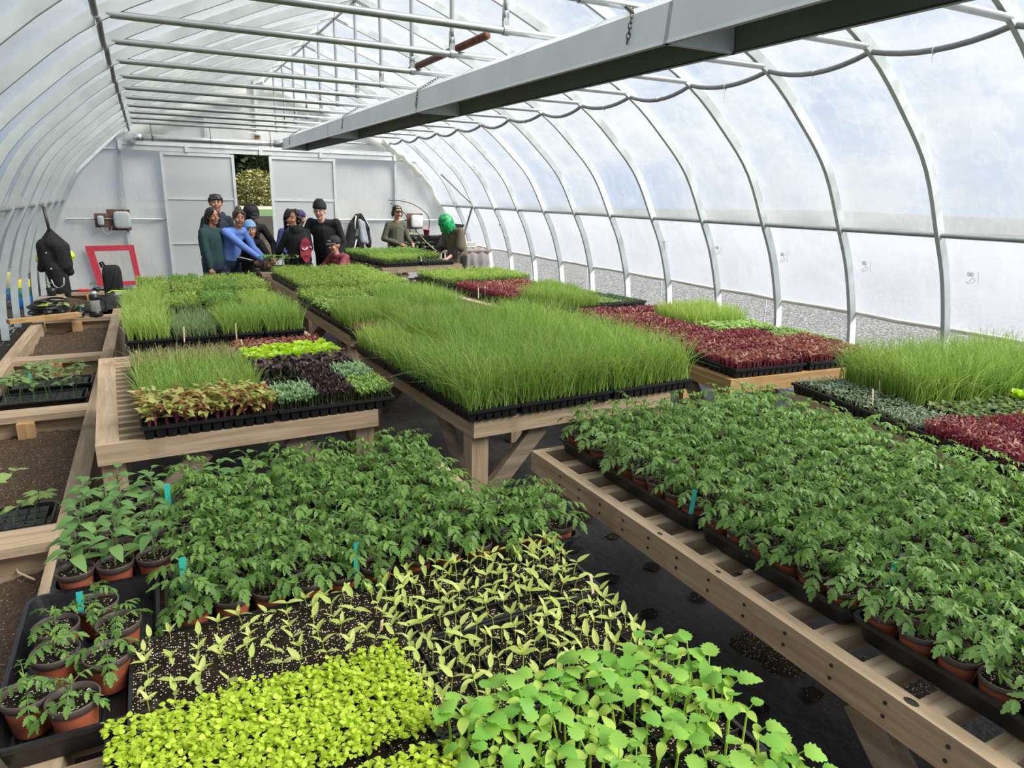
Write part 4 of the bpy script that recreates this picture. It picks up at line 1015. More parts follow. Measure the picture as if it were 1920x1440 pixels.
def squash_tray(cx, cy, z, ori, n, lab, skip=.1, mat=None):
    t = thing('squash_tray', lab, 'seedling tray', (cx, cy, z), 0 if ori == 'x' else PI/2); link('carrying_tray', ME_FLAT, t)
    ps = MB()
    for i in range(n[0]):
        for k in range(n[1]):
            px = -TL/2+.03+(TL-.06)*(i+.5)/n[0]; py = -TW/2+.03+(TW-.06)*(k+.5)/n[1]; w = (TL-.06)/n[0]/2-.003; h = (TW-.06)/n[1]/2-.003
            ps.box(px-w, py-h, -.05, px+w, py+h, -.008)
    ps.build('cell_insert', 'tray', t); link('tray_soil', ME_SOIL, t, (0, 0, -.0)).scale = (.88, .80, 1)
    for i in range(n[0]):
        for k in range(n[1]):
            if random.random() < skip: continue
            s, l = random.choice(SQ); o = link('squash_seedling', l, t, (-TL/2+.03+(TL-.06)*(i+.5)/n[0], -TW/2+.03+(TW-.06)*(k+.5)/n[1], 0)); o.rotation_euler.z = random.uniform(0, 6); link('stem', s, o)
    return t
squash_tray(-2.965, 1.20, .36, 'x', (6, 3), 'front black tray of leafy squash seedlings standing in the left raised bed', .05)
squash_tray(-2.955, 1.62, .36, 'x', (6, 3), 'rear black tray of leafy squash seedlings standing in the left raised bed', .1)
SQ_ = SQ; SQ = [squash(340+i, random.uniform(.07, .20), 'kale_green') for i in range(6)]
squash_tray(-2.97, -.86, .33, 'x', (6, 3), 'black tray with leggy yellow-green seedlings in the near raised bed', .25); SQ = SQ_
for (x, y, z, l) in ((-3.05, 1.42, .42, 'teal plant label in the squash trays of the raised bed'), (-3.12, 1.75, .42, 'second teal plant label at the rear of the squash trays')):
    stick(x, y, z, .06, .016, .1, .05, 'teal', l, 'plant label', .001, 'teal plant labels')
# things on the rear bed
def small_pot(x, y, z, lab, seed, mat='bedleaf', r0=.038, h=.07, leafy=True):
    t = thing('seedling_pot', lab, 'potted plant', (x, y, z)); MB().lathe([(0, 0), (r0*.72, 0), (r0, h), (r0*.92, h), (r0*.9, h-.01), (0, h-.012)], 16).build('pot', 'blackplastic', t, True)
    if leafy:
        s, l = squash(seed, .07, mat); a = link('stem', s, t, (0, 0, h-.01)); link('foliage', l, t, (0, 0, h-.01))
    return t
small_pot(-2.93, 4.26, .42, 'black pot with drooping seedling and teal tag beside the thermos', 401); small_pot(-3.12, 4.42, .42, 'black pot with thin stem on the rear bed edge', 402, 'onion_yellow'); small_pot(-3.24, 4.40, .42, 'black pot with pale squash leaves beside the hose coil', 403, 'lettuce', .045)
small_pot(-3.38, 6.15, .42, 'black pot with wilted plant on the stone below the hanging coat', 404, 'leek', .06, .10); small_pot(-2.90, 6.41, .42, 'small black pot with tiny sprout beside the red tool', 405, 'darkgreen', .045, .05)
stick(-2.93, 4.25, .50, .05, .014, .2, .1, 'teal', 'teal tag in the pot beside the thermos', 'plant label', .001)
hc = MB(); pts = []
for k in range(150):
    a = k*.35; rr = .15+.035*math.sin(k*.21); pts.append((-3.27+rr*math.cos(a)*1.05, 4.72+rr*math.sin(a)*1.5, .44+.10*(k/150)+.018*math.sin(k*.5)))
hc.tube(pts, .0125, 7); tag(hc.build('hose_coil', 'blackplastic', None, True), 'coil of black soaker hose lying on the rear raised bed', 'hose')
pts = [(-2.98+.05*math.sin(k*1.1), 4.62+k*.02, .45+.01*math.sin(k)) for k in range(20)]
tag(MB().tube(pts, .02, 7).box(-3.05, 4.55, .42, -2.70, 4.95, .455).build('folded_black_fabric', 'blackfabric', None, True), 'folded black fabric lying behind the thermos', 'fabric')
t = thing('thermos', 'black and steel thermos bottle with handle standing on the raised bed board', 'thermos', (-2.79, 4.27, .42))
MB().lathe([(0, 0), (.062, 0), (.066, .02), (.055, .05), (.05, .06)], 24).build('base', 'blackplastic', t, True); MB().lathe([(.049, .055), (.05, .06), (.05, .18), (.049, .185)], 24).build('steel_body', 'silver', t, True)
MB().lathe([(.05, .18), (.052, .19), (.05, .235), (.03, .245)], 24).build('collar', 'blackplastic', t, True); MB().lathe([(.034, .243), (.034, .262), (.022, .275), (0, .277)], 20).build('cup_lid', 'silver', t, True)
MB().tube(catmull([(.045, -.005, .19), (.085, -.01, .19), (.098, -.012, .15), (.095, -.012, .08), (.06, -.005, .05)], 4), .008, 8).build('handle', 'blackplastic', t, True)
mb = MB()
def rbox(mb, c, s, r=.03, n=3):    # softly rounded box as a superellipsoid
    vs = []; fs = []; N, Mm = 20, 12; e = .45
    f = lambda v: math.copysign(abs(v)**e, v)
    for i in range(Mm+1):
        ph = -PI/2+PI*i/Mm
        for k in range(N):
            th = 2*PI*k/N; vs.append((c[0]+s[0]/2*f(math.cos(ph))*f(math.cos(th)), c[1]+s[1]/2*f(math.cos(ph))*f(math.sin(th)), c[2]+s[2]/2*f(math.sin(ph))))
    for i in range(Mm):
        for k in range(N): fs.append((i*N+k, i*N+(k+1) % N, (i+1)*N+(k+1) % N, (i+1)*N+k))
    return mb.add(vs, fs)
t = thing('duffel_bag', 'upright black bag standing in front of the red-taped patch', 'bag', (-2.665, 5.75, .40))
rbox(MB(), (0, 0, .21), (.22, .18, .44)).build('bag_body', 'blackfabric', t, True); MB().tube([(-.10, 0, .40), (-.115, 0, .46), (-.09, 0, .47), (-.07, 0, .42)], .014, 8).build('handle', 'blackfabric', t, True); MB().tube([(-.08, -.095, .08), (0, -.10, .2), (.07, -.095, .38)], .004, 6).build('strap', 'blackplastic', t, True)
t = thing('rain_jacket', 'crumpled black jacket with yellow-green reflective stripe lying by the black bag', 'jacket', (-2.68, 5.15, .42))
mb = MB(); vs = []; fs = []; r = random.Random(8)
for i in range(15):
    for k in range(15):
        u, v = i/14-.5, k/14-.5; vs.append((u*.34, v*.75, max(0, .13*(1-(2*u)**2)*(1-(2*v)**2))+.025*math.sin(13*u+4*v)*math.sin(11*v)+.012*r.random()))
for i in range(14):
    for k in range(14): fs.append((i*15+k, (i+1)*15+k, (i+1)*15+k+1, i*15+k+1))
mb.add(vs, fs).build('jacket_body', 'blackfabric', t, True)
MB().add([(.00, -.02, .10), (.13, -.05, .12), (.17, .05, .135), (.02, .10, .14), (-.03, .02, .12)], [(0, 1, 2, 3, 4)]).build('grey_panel', 'silver', t)
MB().tube([(.00, -.03, .105), (-.04, .02, .125), (.02, .11, .145), (.17, .06, .14)], .010, 6).build('hi_vis_stripe', 'hivis', t, True)
tag(MB().tube([(-3.12, 6.44, .44), (-3.10, 6.44, .44), (-2.99, 6.42, .44), (-2.97, 6.42, .44)], [.012, .018, .018, .012], 10).build('tool_handle', 'redtool', None, True), 'red cylindrical tool lying on the back board of the rear raised bed', 'tool')
t = thing('pruning_shears', 'pruning shears with pale handles hanging below the black coat', 'shears', (-3.30, 6.2, .50))
MB().tube([(-.07, 0, .12), (-.05, 0, .04), (0, 0, 0)], .008, 6).tube([(.07, 0, .14), (.06, 0, .05), (0, 0, 0)], .008, 6).build('handle', 'greyplastic', t, True); MB().box(-.015, -.008, -.07, .02, .008, .01).build('blade', 'blackplastic', t)
tag(rbox(MB(), (-3.40, 6.12, .31), (.34, .34, .22)).build('stone_block', 'stone', None, True), 'reddish stone block at the corner of the rear raised bed under the pot', 'stone')
# buckets outside the left wall
t = thing('stacked_bucket', 'yellow, green and blue striped bucket outside the left wall', 'bucket', (-4.02, 8.25, -.06)); 
MB().lathe([(0, 0), (.13, 0), (.142, .22)], 24).build('blue_bucket_body', 'blue', t, True); MB().lathe([(.142, .22), (.147, .36), (.143, .36)], 24).build('green_band', 'dkgreen', t, True); MB().lathe([(.147, .36), (.152, .46), (.145, .47), (.05, .485), (0, .487)], 24).build('yellow_lid', 'yellow', t, True); MB().tube([(-.15, 0, .42), (-.10, 0, .50), (0, 0, .53), (.10, 0, .50), (.15, 0, .42)], .004, 6).build('wire_handle', 'whiteplastic', t, True)
t = dup(t, (-4.28, 9.2, -.05), .3, 'second green bucket standing behind the striped one outside the left wall')
hc = MB(); hc.tube([(-4.05+.24*math.cos(a*.3)*(1+.1*math.sin(a)), 5.8+.30*math.sin(a*.3), .03+.05*(a/90)*3+.03*math.sin(a*.7)) for a in range(90)], .010, 6)
tag(hc.build('wire_coil', 'greyhose', None, True), 'coil of thin grey wire on the ground outside the left wall', 'wire coil')
f = Fol(); k = 1500; P0 = np.stack([RNG.uniform(-6.5, -4.2, k), RNG.uniform(3, 10, k), np.zeros(k)], 1); az = RNG.uniform(0, 6.28, k); H = RNG.uniform(.1, .45, k); t_ = np.linspace(0, 1, 4)[None, :]
P = np.stack([P0[:, 0, None]+np.cos(az)[:, None]*H[:, None]*t_*.8, P0[:, 1, None]+np.sin(az)[:, None]*H[:, None]*t_*.8, H[:, None]*(t_-.5*t_**2)], 2); f.ribbons(P, np.zeros_like(P)+np.array([.004, 0, 0])); tag(link('dry_grass', f.mesh('dry_grass', 'drystem')), 'dry brown stalks on the earth outside the left wall', 'grass', kind='stuff')

# ================================================================ HEATER, DUCT, PIPE
t = thing('radiant_heater', 'long grey overhead radiant heater trough hanging on chains', 'heater', (.285, 0, 2.48))
sec = [(-.225, .0), (-.218, .018), (-.200, .185), (-.085, .255), (.085, .255), (.200, .185), (.218, .018), (.225, .0)]
inn = [(-.195, .0), (-.207, .012), (-.190, .178), (-.082, .246), (.082, .246), (.190, .178), (.207, .012), (.195, .0)]
ends = [9.05, 5.5, 1.95, -1.55, -5.0]
for i in range(4):
    y0, y1 = ends[i], ends[i+1]-.03; n = 8
    vs = [(x, y, z) for y in (y0, y1) for x, z in sec]; MB().add(vs, [(k, k+1, n+k+1, n+k) for k in range(n-1)]).build('outer_panel', 'heater_skin', t)
    vs = [(x, y, z) for y in (y0, y1) for x, z in inn]; o = MB().add(vs+[(x, y, z) for y in (y0, y1) for x, z in ((-.225, 0), (.225, 0))], [(k+1, k, n+k, n+k+1) for k in range(n-1)]+[(0, 16, 18, 8), (17, 7, 15, 19)]).build('inner_reflector', 'heater_inner', t)
    MB().add([(x, y1+.02, z) for x, z in inn]+[(x, y1+.012, z) for x, z in inn], [tuple(range(8)), tuple(range(8, 16))[::-1]]+[(k, (k+1) % 8, 8+(k+1) % 8, 8+k) for k in range(8)]).build('baffle_plate', 'heater_skin', t)
    MB().box(-.2, y1+.01, .0, .2, y1+.03, .012).build('cross_bar', 'heater_skin', t)
MB().add([(x, 9.05, z) for x, z in sec]+[(x, 9.062, z) for x, z in sec], [tuple(range(8))[::-1], tuple(range(8, 16))]+[(k, (k+1) % 8, 8+(k+1) % 8, 8+k) for k in range(8)]).build('end_plate', 'heater_skin', t)
def chain(p, q, link_l=.034):
    mb = MB(); p = Vector(p); q = Vector(q); d = (q-p); n = max(2, int(d.length/(link_l*.72))); dn = d.normalized(); a = dn.orthogonal().normalized(); b = dn.cross(a)
    for i in range(n):
        c = p+d*((i+.5)/n); u = a if i % 2 else b
        pts = [c+dn*(link_l/2*math.cos(t*PI/4))+u*(.010*math.sin(t*PI/4)) for t in range(9)]; mb.tube(pts, .0024, 4, False)
    return mb
for (j, n) in ((-1, 'nearest'), (2, 'second'), (5, 'third'), (9, 'farthest')):
    y = j*S; yh = y-.35 if j < 0 else y+.10
    ct = thing('heater_chain', 'pair of thin steel chains holding the heater, %s pair' % n, 'chain', (0, 0, 0), 0, 'steel chains holding the heater')
    for sd in (-1, 1):
        m1 = chain((.285, y, 2.80), (.285+sd*.20, yh, 2.675)); m1.v += []; m1.build('chain_links', 'screwmetal', ct)
        if sd < 0: chain((.085, yh, 2.675), (.06, yh, 2.53)).build('chain_links', 'screwmetal', ct)
t = thing('exhaust_duct', 'shiny silver duct pipe running along the end wall to the heater', 'duct', (0, 0, 0))
MB().tube([(-2.16, 9.14, 2.575), (-1.2, 9.14, 2.575), (.28, 9.14, 2.585)], .052, 16).build('straight_pipe', 'duct', t, True)
MB().tube([(-2.14, 9.14, 2.575), (-2.22, 9.16, 2.575), (-2.27, 9.25, 2.575), (-2.29, 9.5, 2.57), (-2.29, 9.95, 2.57)], .060, 14).build('elbow', 'duct', t, True)
MB().tube([(-.05, 9.14, 2.583), (.15, 9.14, 2.585)], .066, 12).build('foil_sleeve', 'silver', t, True)
for x, n in ((-2.0, 'left'), (-1.1, 'middle'), (-.12, 'right')):
    ct = thing('duct_chain', 'short steel chain around the silver duct, %s one' % n, 'chain', (x, 9.14, 0), 0, 'chains holding the silver duct'); chain((0, 0, 2.80), (0, -.06, 2.60)).build('chain_links', 'screwmetal', ct); MB().tube([(0, .057*math.cos(a*PI/6), 2.575+.057*math.sin(a*PI/6)) for a in range(13)], .004, 4).build('loop', 'screwmetal', ct)
tag(MB().tube([(.065, 2.05, 2.86), (.10, .50, 2.875)], .028, 14).build('steel_pipe', 'rust', None, True), 'rusty brown pipe lying loose on two cross ties beside the heater', 'pipe')
t = thing('wall_fixture', 'small white fixture on a wood block high on the end wall', 'fixture', (-.22, YE-.12, 2.70)); MB().box(-.05, 0, -.09, .05, .05, .06).build('wood_block', 'freshwood_z', t); MB().lathe([(0, 0), (.07, 0), (.06, .03), (0, .035)], 16, (0, -.03, .07)).box(-.17, -.03, .09, .17, 0, .11).build('lamp_body', 'whiteplastic', t)

# ---- control boxes on the end wall
def cbox(label, x, y, z, w, h, bw, bh, mat, bx=0):
    t = thing('control_box', label, 'electrical box', (x, y, z)); MB().box(bx-bw/2, 0, -bh/2, bx+bw/2, .02, bh/2).build('backing_board', 'brownboard', t)
    rbox(MB(), (0, -.05, 0), (w, .10, h)).build('box_cover', mat, t, True); return t
t = cbox('grey control box on brown board at the left of the end wall', -2.60, YE-.09, 1.22, .27, .30, .36, .36, 'greyplastic', -.05); MB().tube(catmull([(.06, -.02, .16), (.08, -.02, .26), (.0, 0, .36), (-.02, 0, .55)], 4), .007, 6).build('cable', 'greyplastic', t, True)
t = cbox('small grey switch box on brown board left of the larger grey box', -2.93, YE-.09, 1.21, .10, .17, .19, .24, 'greyplastic'); MB().tube(catmull([(0, -.02, -.08), (.03, -.02, -.20), (.12, -.02, -.22), (.16, -.02, -.10)], 4), .007, 6).tube([(.05, -.02, .03), (.2, -.02, .03)], .008, 6).build('cable', 'greyplastic', t, True)
t = cbox('white control box with looping black cable behind the man in flannel', 2.86, YE-.10, 1.21, .26, .27, .34, .32, 'whiteplastic', -.03); MB().tube(catmull([(-.6, -.02, .42), (-.4, -.03, .42), (-.1, -.03, .36), (.15, -.03, .22), (.28, -.03, .05), (.26, -.03, -.18), (.12, -.03, -.28), (.0, -.03, -.22), (-.02, -.03, -.12)], 5), .009, 6).tube(catmull([(-.55, -.03, .36), (-.4, -.03, .28), (-.22, -.03, .1), (-.15, -.03, -.2), (-.1, -.03, -.45)], 5), .008, 6).tube(catmull([(.0, -.03, -.12), (-.03, -.03, -.3), (-.04, -.03, -.5)], 4), .007, 6).build('cable', 'screwmetal', t, True)

# ---- soft garments and people are grown from rounded primitives into one skin
def blob(name, prims, vox, mat, parent=None, smooth_it=2):
    mb = MB()
    for p in prims:
        if p[0] == 'c':
            _, a, b, r1, r2 = p; a = Vector(a); b = Vector(b); d = (b-a).normalized() if (b-a).length > 1e-6 else Vector((0, 0, 1))
            pts = [a-d*r1*.98, a-d*r1*.8, a-d*r1*.4, a, b, b+d*r2*.4, b+d*r2*.8, b+d*r2*.98]; rs = [r1*.2, r1*.6, r1*.917, r1, r2, r2*.917, r2*.6, r2*.2]
            mb.tube(pts, rs, 12)
        else:
            R = Matrix.Rotation(p[3], 3, p[4]) if len(p) > 4 else None; mb.ellipsoid(p[1], p[2], 16, 12, R)
    me = mb.mesh(name, mat); ob = bpy.data.objects.new('tmp', me); COL.objects.link(ob)
    m = ob.modifiers.new('r', 'REMESH'); m.mode = 'VOXEL'; m.voxel_size = vox; m.use_smooth_shade = True
    s = ob.modifiers.new('s', 'SMOOTH'); s.iterations = smooth_it; s.factor = .5
    dg = bpy.context.evaluated_depsgraph_get(); nm = bpy.data.meshes.new_from_object(ob.evaluated_get(dg)); nm.materials.clear(); nm.materials.append(MATS[mat])
    bpy.data.objects.remove(ob); nm.name = name
    return link(name, nm, parent)
def person(label, loc, rz, H, top, pants, skin, hair, pose, head_yaw=0., head_pitch=0., head_roll=0., style='short', girth=1., hood=False, topname='shirt'):
    s = H/1.70; t = thing('person', label, 'person', loc, rz); P = {}
    base = dict(pel=(0, 0, .93), ch=(0, 0, 1.24), nk=(0, 0, 1.42), hd=(0, -.01, 1.58), sl=(-.148, 0, 1.36), sr=(.148, 0, 1.36), el=(-.22, .02, 1.12), er=(.22, .02, 1.12), wl=(-.22, -.06, .88), wr=(.22, -.06, .88),
                hl=(-.09, 0, .90), hr=(.09, 0, .90), kl=(-.10, -.02, .49), kr=(.10, -.02, .49), al=(-.10, .02, .08), ar=(.10, .02, .08)); base.update(pose)
    for k, v in base.items(): P[k] = Vector(v)*s
    g = girth; V = lambda *a: Vector(a)
    hd = P['hd']; Rh = Matrix.Rotation(head_yaw, 3, 'Z') @ Matrix.Rotation(head_pitch, 3, 'X') @ Matrix.Rotation(head_roll, 3, 'Y')
    def h(x, y, z): return hd + Rh @ (Vector((x, y, z))*s)
    # body: one continuous skin with head, neck, trunk, limbs and fingers
    pr = [('c', P['nk']-V(0, 0, .05*s), hd-V(0, 0, .04*s), .052*s, .050*s), ('c', P['ch'], P['pel'], .100*s, .105*s), ('c', P['sl'], P['nk']-V(0, 0, .09*s), .032*s, .04*s), ('c', P['sr'], P['nk']-V(0, 0, .09*s), .032*s, .04*s), ('c', P['nk']-V(0, 0, .05*s), P['ch'], .05*s, .08*s)]
    pr += [('e', h(0, .012, .022), Vector((.076, .092, .098))*s, 0, 'Z'), ('e', h(0, -.028, -.045), Vector((.056, .058, .066))*s, 0, 'Z'), ('e', h(0, -.062, -.092), Vector((.026, .022, .020))*s, 0, 'Z'), ('c', h(0, -.088, .012), h(0, -.108, -.022), .009*s, .014*s)]
    pr += [('e', h(sx*.076, .015, -.005), Vector((.012, .022, .030))*s, 0, 'Z') for sx in (-1, 1)] + [('e', h(sx*.036, -.066, -.028), Vector((.026, .022, .022))*s, 0, 'Z') for sx in (-1, 1)]
    for a, b, c in (('sl', 'el', 'wl'), ('sr', 'er', 'wr')): pr += [('c', P[a], P[b], .034*s, .034*s), ('c', P[b], P[c], .034*s, .024*s)]
    for a, b, c in (('hl', 'kl', 'al'), ('hr', 'kr', 'ar')): pr += [('c', P[a], P[b], .078*s, .052*s), ('c', P[b], P[c], .052*s, .036*s), ('c', P[c]-V(0, 0, .04*s), P[c]+V(0, -.16*s, -.045*s), .035*s, .028*s)]
    for e, w_, sx in (('el', 'wl', -1), ('er', 'wr', 1)):
        d = (P[w_]-P[e]).normalized(); sd = d.cross(V(0, 1, .2)).normalized(); nrm = sd.cross(d); c = P[w_]+d*.045*s
        pr.append(('c', P[w_], c+d*.01*s, .026*s, .030*s)); pr += [('c', c-sd*.018*s, c+sd*.018*s, .022*s, .022*s)]
        for k, (off, ln) in enumerate(((-.030, .060), (-.010, .072), (.010, .068), (.030, .052))):
            b0 = c+sd*off*s+d*.02*s; b1 = b0+d*ln*.5*s+nrm*.008*s; pr += [('c', b0, b1, .0095*s, .009*s), ('c', b1, b1+(d*.75+nrm*.6).normalized()*ln*.5*s, .009*s, .0075*s)]
        th = c-sd*sx*.030*s-d*.01*s; pr.append(('c', th, th+(d*.6-sd*sx*.8).normalized()*.055*s, .011*s, .0085*s))
    body = blob('body', pr, .0085, skin, t, 2)
    ey = MB(); pu = MB(); br = MB()
    for sx in (-1, 1):
        ey.ellipsoid(h(sx*.031, -.0795, .010), Vector((.0115, .005, .0042))*s, 10, 6, Rh); pu.ellipsoid(h(sx*.031, -.0855, .010), Vector((.0055, .003, .0045))*s, 8, 6, Rh); br.tube([h(sx*.014, -.088, .028), h(sx*.032, -.088, .033), h(sx*.050, -.080, .028)], .0040*s, 6)
    ey.build('eye', 'eyewhite', t, True); pu.build('pupil', 'hair_black', t, True); br.build('eyebrow', hair if hair != 'hair_green' else 'hair_black', t, True)
    MB().tube([h(-.026, -.081, -.050), h(-.012, -.090, -.056), h(.012, -.090, -.056), h(.026, -.081, -.050)], [.003*s, .0065*s, .0065*s, .003*s], 8).build('mouth', 'lips', t, True)
    # clothing
    cl = [('c', P['ch']+V(0, 0, .03*s), P['pel']+V(0, 0, .02*s), .135*s*g, .148*s*g), ('c', P['sl'], P['nk']-V(0, 0, .05*s), .058*s, .060*s), ('c', P['sr'], P['nk']-V(0, 0, .05*s), .058*s, .060*s), ('c', P['nk']-V(0, 0, .03*s), P['ch'], .065*s, .12*s*g), ('c', P['ch']+V(-.04*s, -.0, .03*s), P['ch']+V(.04*s, 0, .03*s), .118*s*g, .118*s*g)]
    if style.startswith('tee'): cl.append(('c', P['pel'], P['pel']-V(0, 0, .14*s), .15*s*g, .15*s*g))
    for a, b, c, f_ in (('sl', 'el', 'wl', .97), ('sr', 'er', 'wr', .97)):
        ln = 0.45 if style.startswith('tee') else f_
        if style.startswith('tee'): cl += [('c', P[a], P[a].lerp(P[b], .9), .060*s, .082*s)]
        else: cl += [('c', P[a], P[b], .058*s*math.sqrt(g), .050*s*math.sqrt(g)), ('c', P[b], P[b].lerp(P[c], f_), .050*s*math.sqrt(g), .036*s)]
    if hood: cl += [('e', P['nk']+V(0, .075*s, -.01*s), Vector((.10, .050, .075))*s, .4, 'X'), ('c', P['nk']+V(-.075*s, .03*s, .01), P['nk']+V(0, -.07*s, -.05*s), .042*s, .035*s), ('c', P['nk']+V(.075*s, .03*s, .01), P['nk']+V(0, -.07*s, -.05*s), .042*s, .035*s)]
    blob(topname, cl, .012, top, t, 3)
    lg = [('c', P['pel'], P['pel']-V(0, 0, .03), .145*s*g, .14*s*g)]
    for a, b, c in (('hl', 'kl', 'al'), ('hr', 'kr', 'ar')): lg += [('c', P[a], P[b], .095*s, .068*s), ('c', P[b], P[c], .066*s, .056*s)]
    blob('trousers', lg, .016, pants, t, 2)
    for a in ('al', 'ar'): blob('shoe', [('c', P[a]-V(0, 0, .045*s), P[a]+V(0, -.17*s, -.045*s), .046*s, .038*s)], .012, 'blackfabric', t, 2)
    cap_ = [('e', h(0, .030, .045), Vector((.088, .098, .088))*s, 0, 'Z')]
    if 'long' in style: cap_ += [('c', h(sx*.072, .035, .02), h(sx*.085, .055, -.17), .038*s, .030*s) for sx in (-1, 1)] + [('c', h(0, .08, .02), h(0, .09, -.18), .06*s, .055*s)]
    if 'front' in style: cap_ += [('c', h(.055, -.055, .055), h(.080, -.035, -.06), .018*s, .012*s), ('c', h(-.03, -.065, .078), h(-.078, -.03, .0), .020*s, .014*s)]
    if 'bun' in style: cap_ += [('e', h(-.01, .05, .135), Vector((.045, .045, .036))*s, 0, 'Z'), ('c', h(-.03, -.055, .082), h(-.074, -.03, .01), .020*s, .014*s), ('c', h(.03, -.055, .082), h(.076, -.03, .0), .020*s, .014*s)]
    if 'fringe' in style: cap_ += [('c', h(x_, -.03, .10), h(x_*1.15, -.078, .052), .024*s, .014*s) for x_ in (-.055, -.03, -.005, .02, .045)] + [('e', h(0, -.03, .078), Vector((.080, .055, .045))*s, 0, 'Z'), ('c', h(-.078, .0, .06), h(-.080, .01, .0), .02*s, .012*s), ('c', h(.078, .0, .06), h(.080, .01, .0), .02*s, .012*s)]
    if 'curly' in style:
        rr = random.Random(4); cap_ = [('e', h(0, .035, .03), Vector((.105, .105, .105))*s, 0, 'Z')]
        for _ in range(150):
            a = rr.uniform(-.55, PI+.55); z = rr.uniform(-.15, .13); q_ = .108*math.sqrt(max(.1, 1-(z/.16)**2 if z > 0 else 1)); q = h(q_*math.cos(a), .03+q_*math.sin(a), z); e = h((q_+.022)*math.cos(a+.15), .03+(q_+.022)*math.sin(a+.15), z-.03); cap_.append(('c', q, e, .014*s*rr.uniform(.7, 1.2), .008*s))
    if 'bob' in style:
        rr = random.Random(5); cap_ = [('e', h(0, .012, .035), Vector((.102, .112, .102))*s, 0, 'Z')]
        for k in range(26):
            a = 2*PI*k/26; q = h(.092*math.cos(a), .01+.105*math.sin(a), .02); e = h(.100*math.cos(a+.1), .01+.112*math.sin(a+.1), -.12-rr.uniform(0, .06)+(.05 if math.sin(a) > .5 else 0)); cap_.append(('c', q, e, .026*s, .009*s))
    if 'none' not in style: blob('hair', cap_, .0085, hair, t, 1)
    return t, h, s, P
for nm, c in (('skin_a', (.46, .22, .14)), ('skin_b', (.40, .19, .12)), ('skin_pale', (.66, .38, .29)), ('skin_c', (.52, .27, .18))): plain(nm, c, .5, var=.06)
plain('eyewhite', (.42, .38, .36), .4, var=.02); plain('lips', (.36, .10, .09), .5); plain('hair_black', (.012, .009, .008), .5, var=.4, scale=60); plain('hair_brown', (.035, .020, .014), .5, var=.4, scale=60)
plain('hair_green', (.01, .32, .10), .45, var=.65, scale=22); plain('navy', (.018, .026, .045), .85); plain('teal_hoodie', (.014, .050, .052), .85, var=.2); plain('shirt_blue', (.14, .25, .66), .8, var=.1, bmp=.2); plain('black_cloth', (.010, .010, .011), .9, var=.3, bmp=.2)
plain('purple_blue', (.060, .070, .24), .85, var=.15); plain('olive', (.115, .095, .065), .85, var=.1, bmp=.2); plain('jeans', (.020, .032, .065), .85); plain('beanie_blue', (.22, .38, .66), .85, var=.1); plain('cap_grey', (.12, .12, .12), .8); plain('cap_black', (.016, .016, .016), .8)
plain('plum', (.10, .075, .24), .8); plain('grey_lining', (.36, .37, .42), .8, var=.15, bmp=.5); plain('deepred', (.32, .025, .05), .8)
def plaid(name, base, l1, l2, sc=26):
    m, n, b = newmat(name); tc = n.nodes.new('ShaderNodeTexCoord'); sp = n.nodes.new('ShaderNodeSeparateXYZ'); n.links.new(tc.outputs['Object'], sp.inputs[0]); prev = None
    for ax, c in ((2, l1), (0, l2), (1, l2)):
        mu = n.nodes.new('ShaderNodeMath'); mu.operation = 'MULTIPLY'; mu.inputs[1].default_value = sc; n.links.new(sp.outputs[ax], mu.inputs[0]); fr = n.nodes.new('ShaderNodeMath'); fr.operation = 'FRACT'; n.links.new(mu.outputs[0], fr.inputs[0])
        g = n.nodes.new('ShaderNodeMath'); g.operation = 'LESS_THAN'; g.inputs[1].default_value = .26; n.links.new(fr.outputs[0], g.inputs[0]); mx = n.nodes.new('ShaderNodeMixRGB')
        h_ = n.nodes.new('ShaderNodeMath'); h_.operation = 'MULTIPLY'; h_.inputs[1].default_value = .6; n.links.new(g.outputs[0], h_.inputs[0]); n.links.new(h_.outputs[0], mx.inputs[0])
        if prev is None: mx.inputs[1].default_value = (*base, 1)
        else: n.links.new(prev, mx.inputs[1])
        mx.inputs[2].default_value = (*c, 1); prev = mx.outputs[0]
    n.links.new(prev, b.inputs['Base Color']); b.inputs['Roughness'].default_value = .9
plaid('plaid_red', (.22, .025, .045), (.05, .015, .025), (.34, .12, .13), 60); plaid('plaid_olive', (.075, .075, .050), (.15, .15, .11), (.035, .035, .025), 32)
def beanie(t, h, s, mat, tall=0):
    mb = MB(); n = 20; prof = [(.090, .030), (.096, .040), (.095, .070), (.090, .095), (.072, .125+tall*.3), (.042, .145+tall), (.0, .152+tall)]
    for i, (r_, z) in enumerate(prof):
        for k in range(n): a = 2*PI*k/n; mb.v.append(h(r_*math.cos(a), .014+r_*1.08*math.sin(a), z+(.012*math.sin(-a) if i < 2 else 0)))
    for i in range(len(prof)-1):
        for k in range(n): mb.f.append((i*n+k, i*n+(k+1) % n, (i+1)*n+(k+1) % n, (i+1)*n+k))
    return mb.build('beanie', mat, t, True)
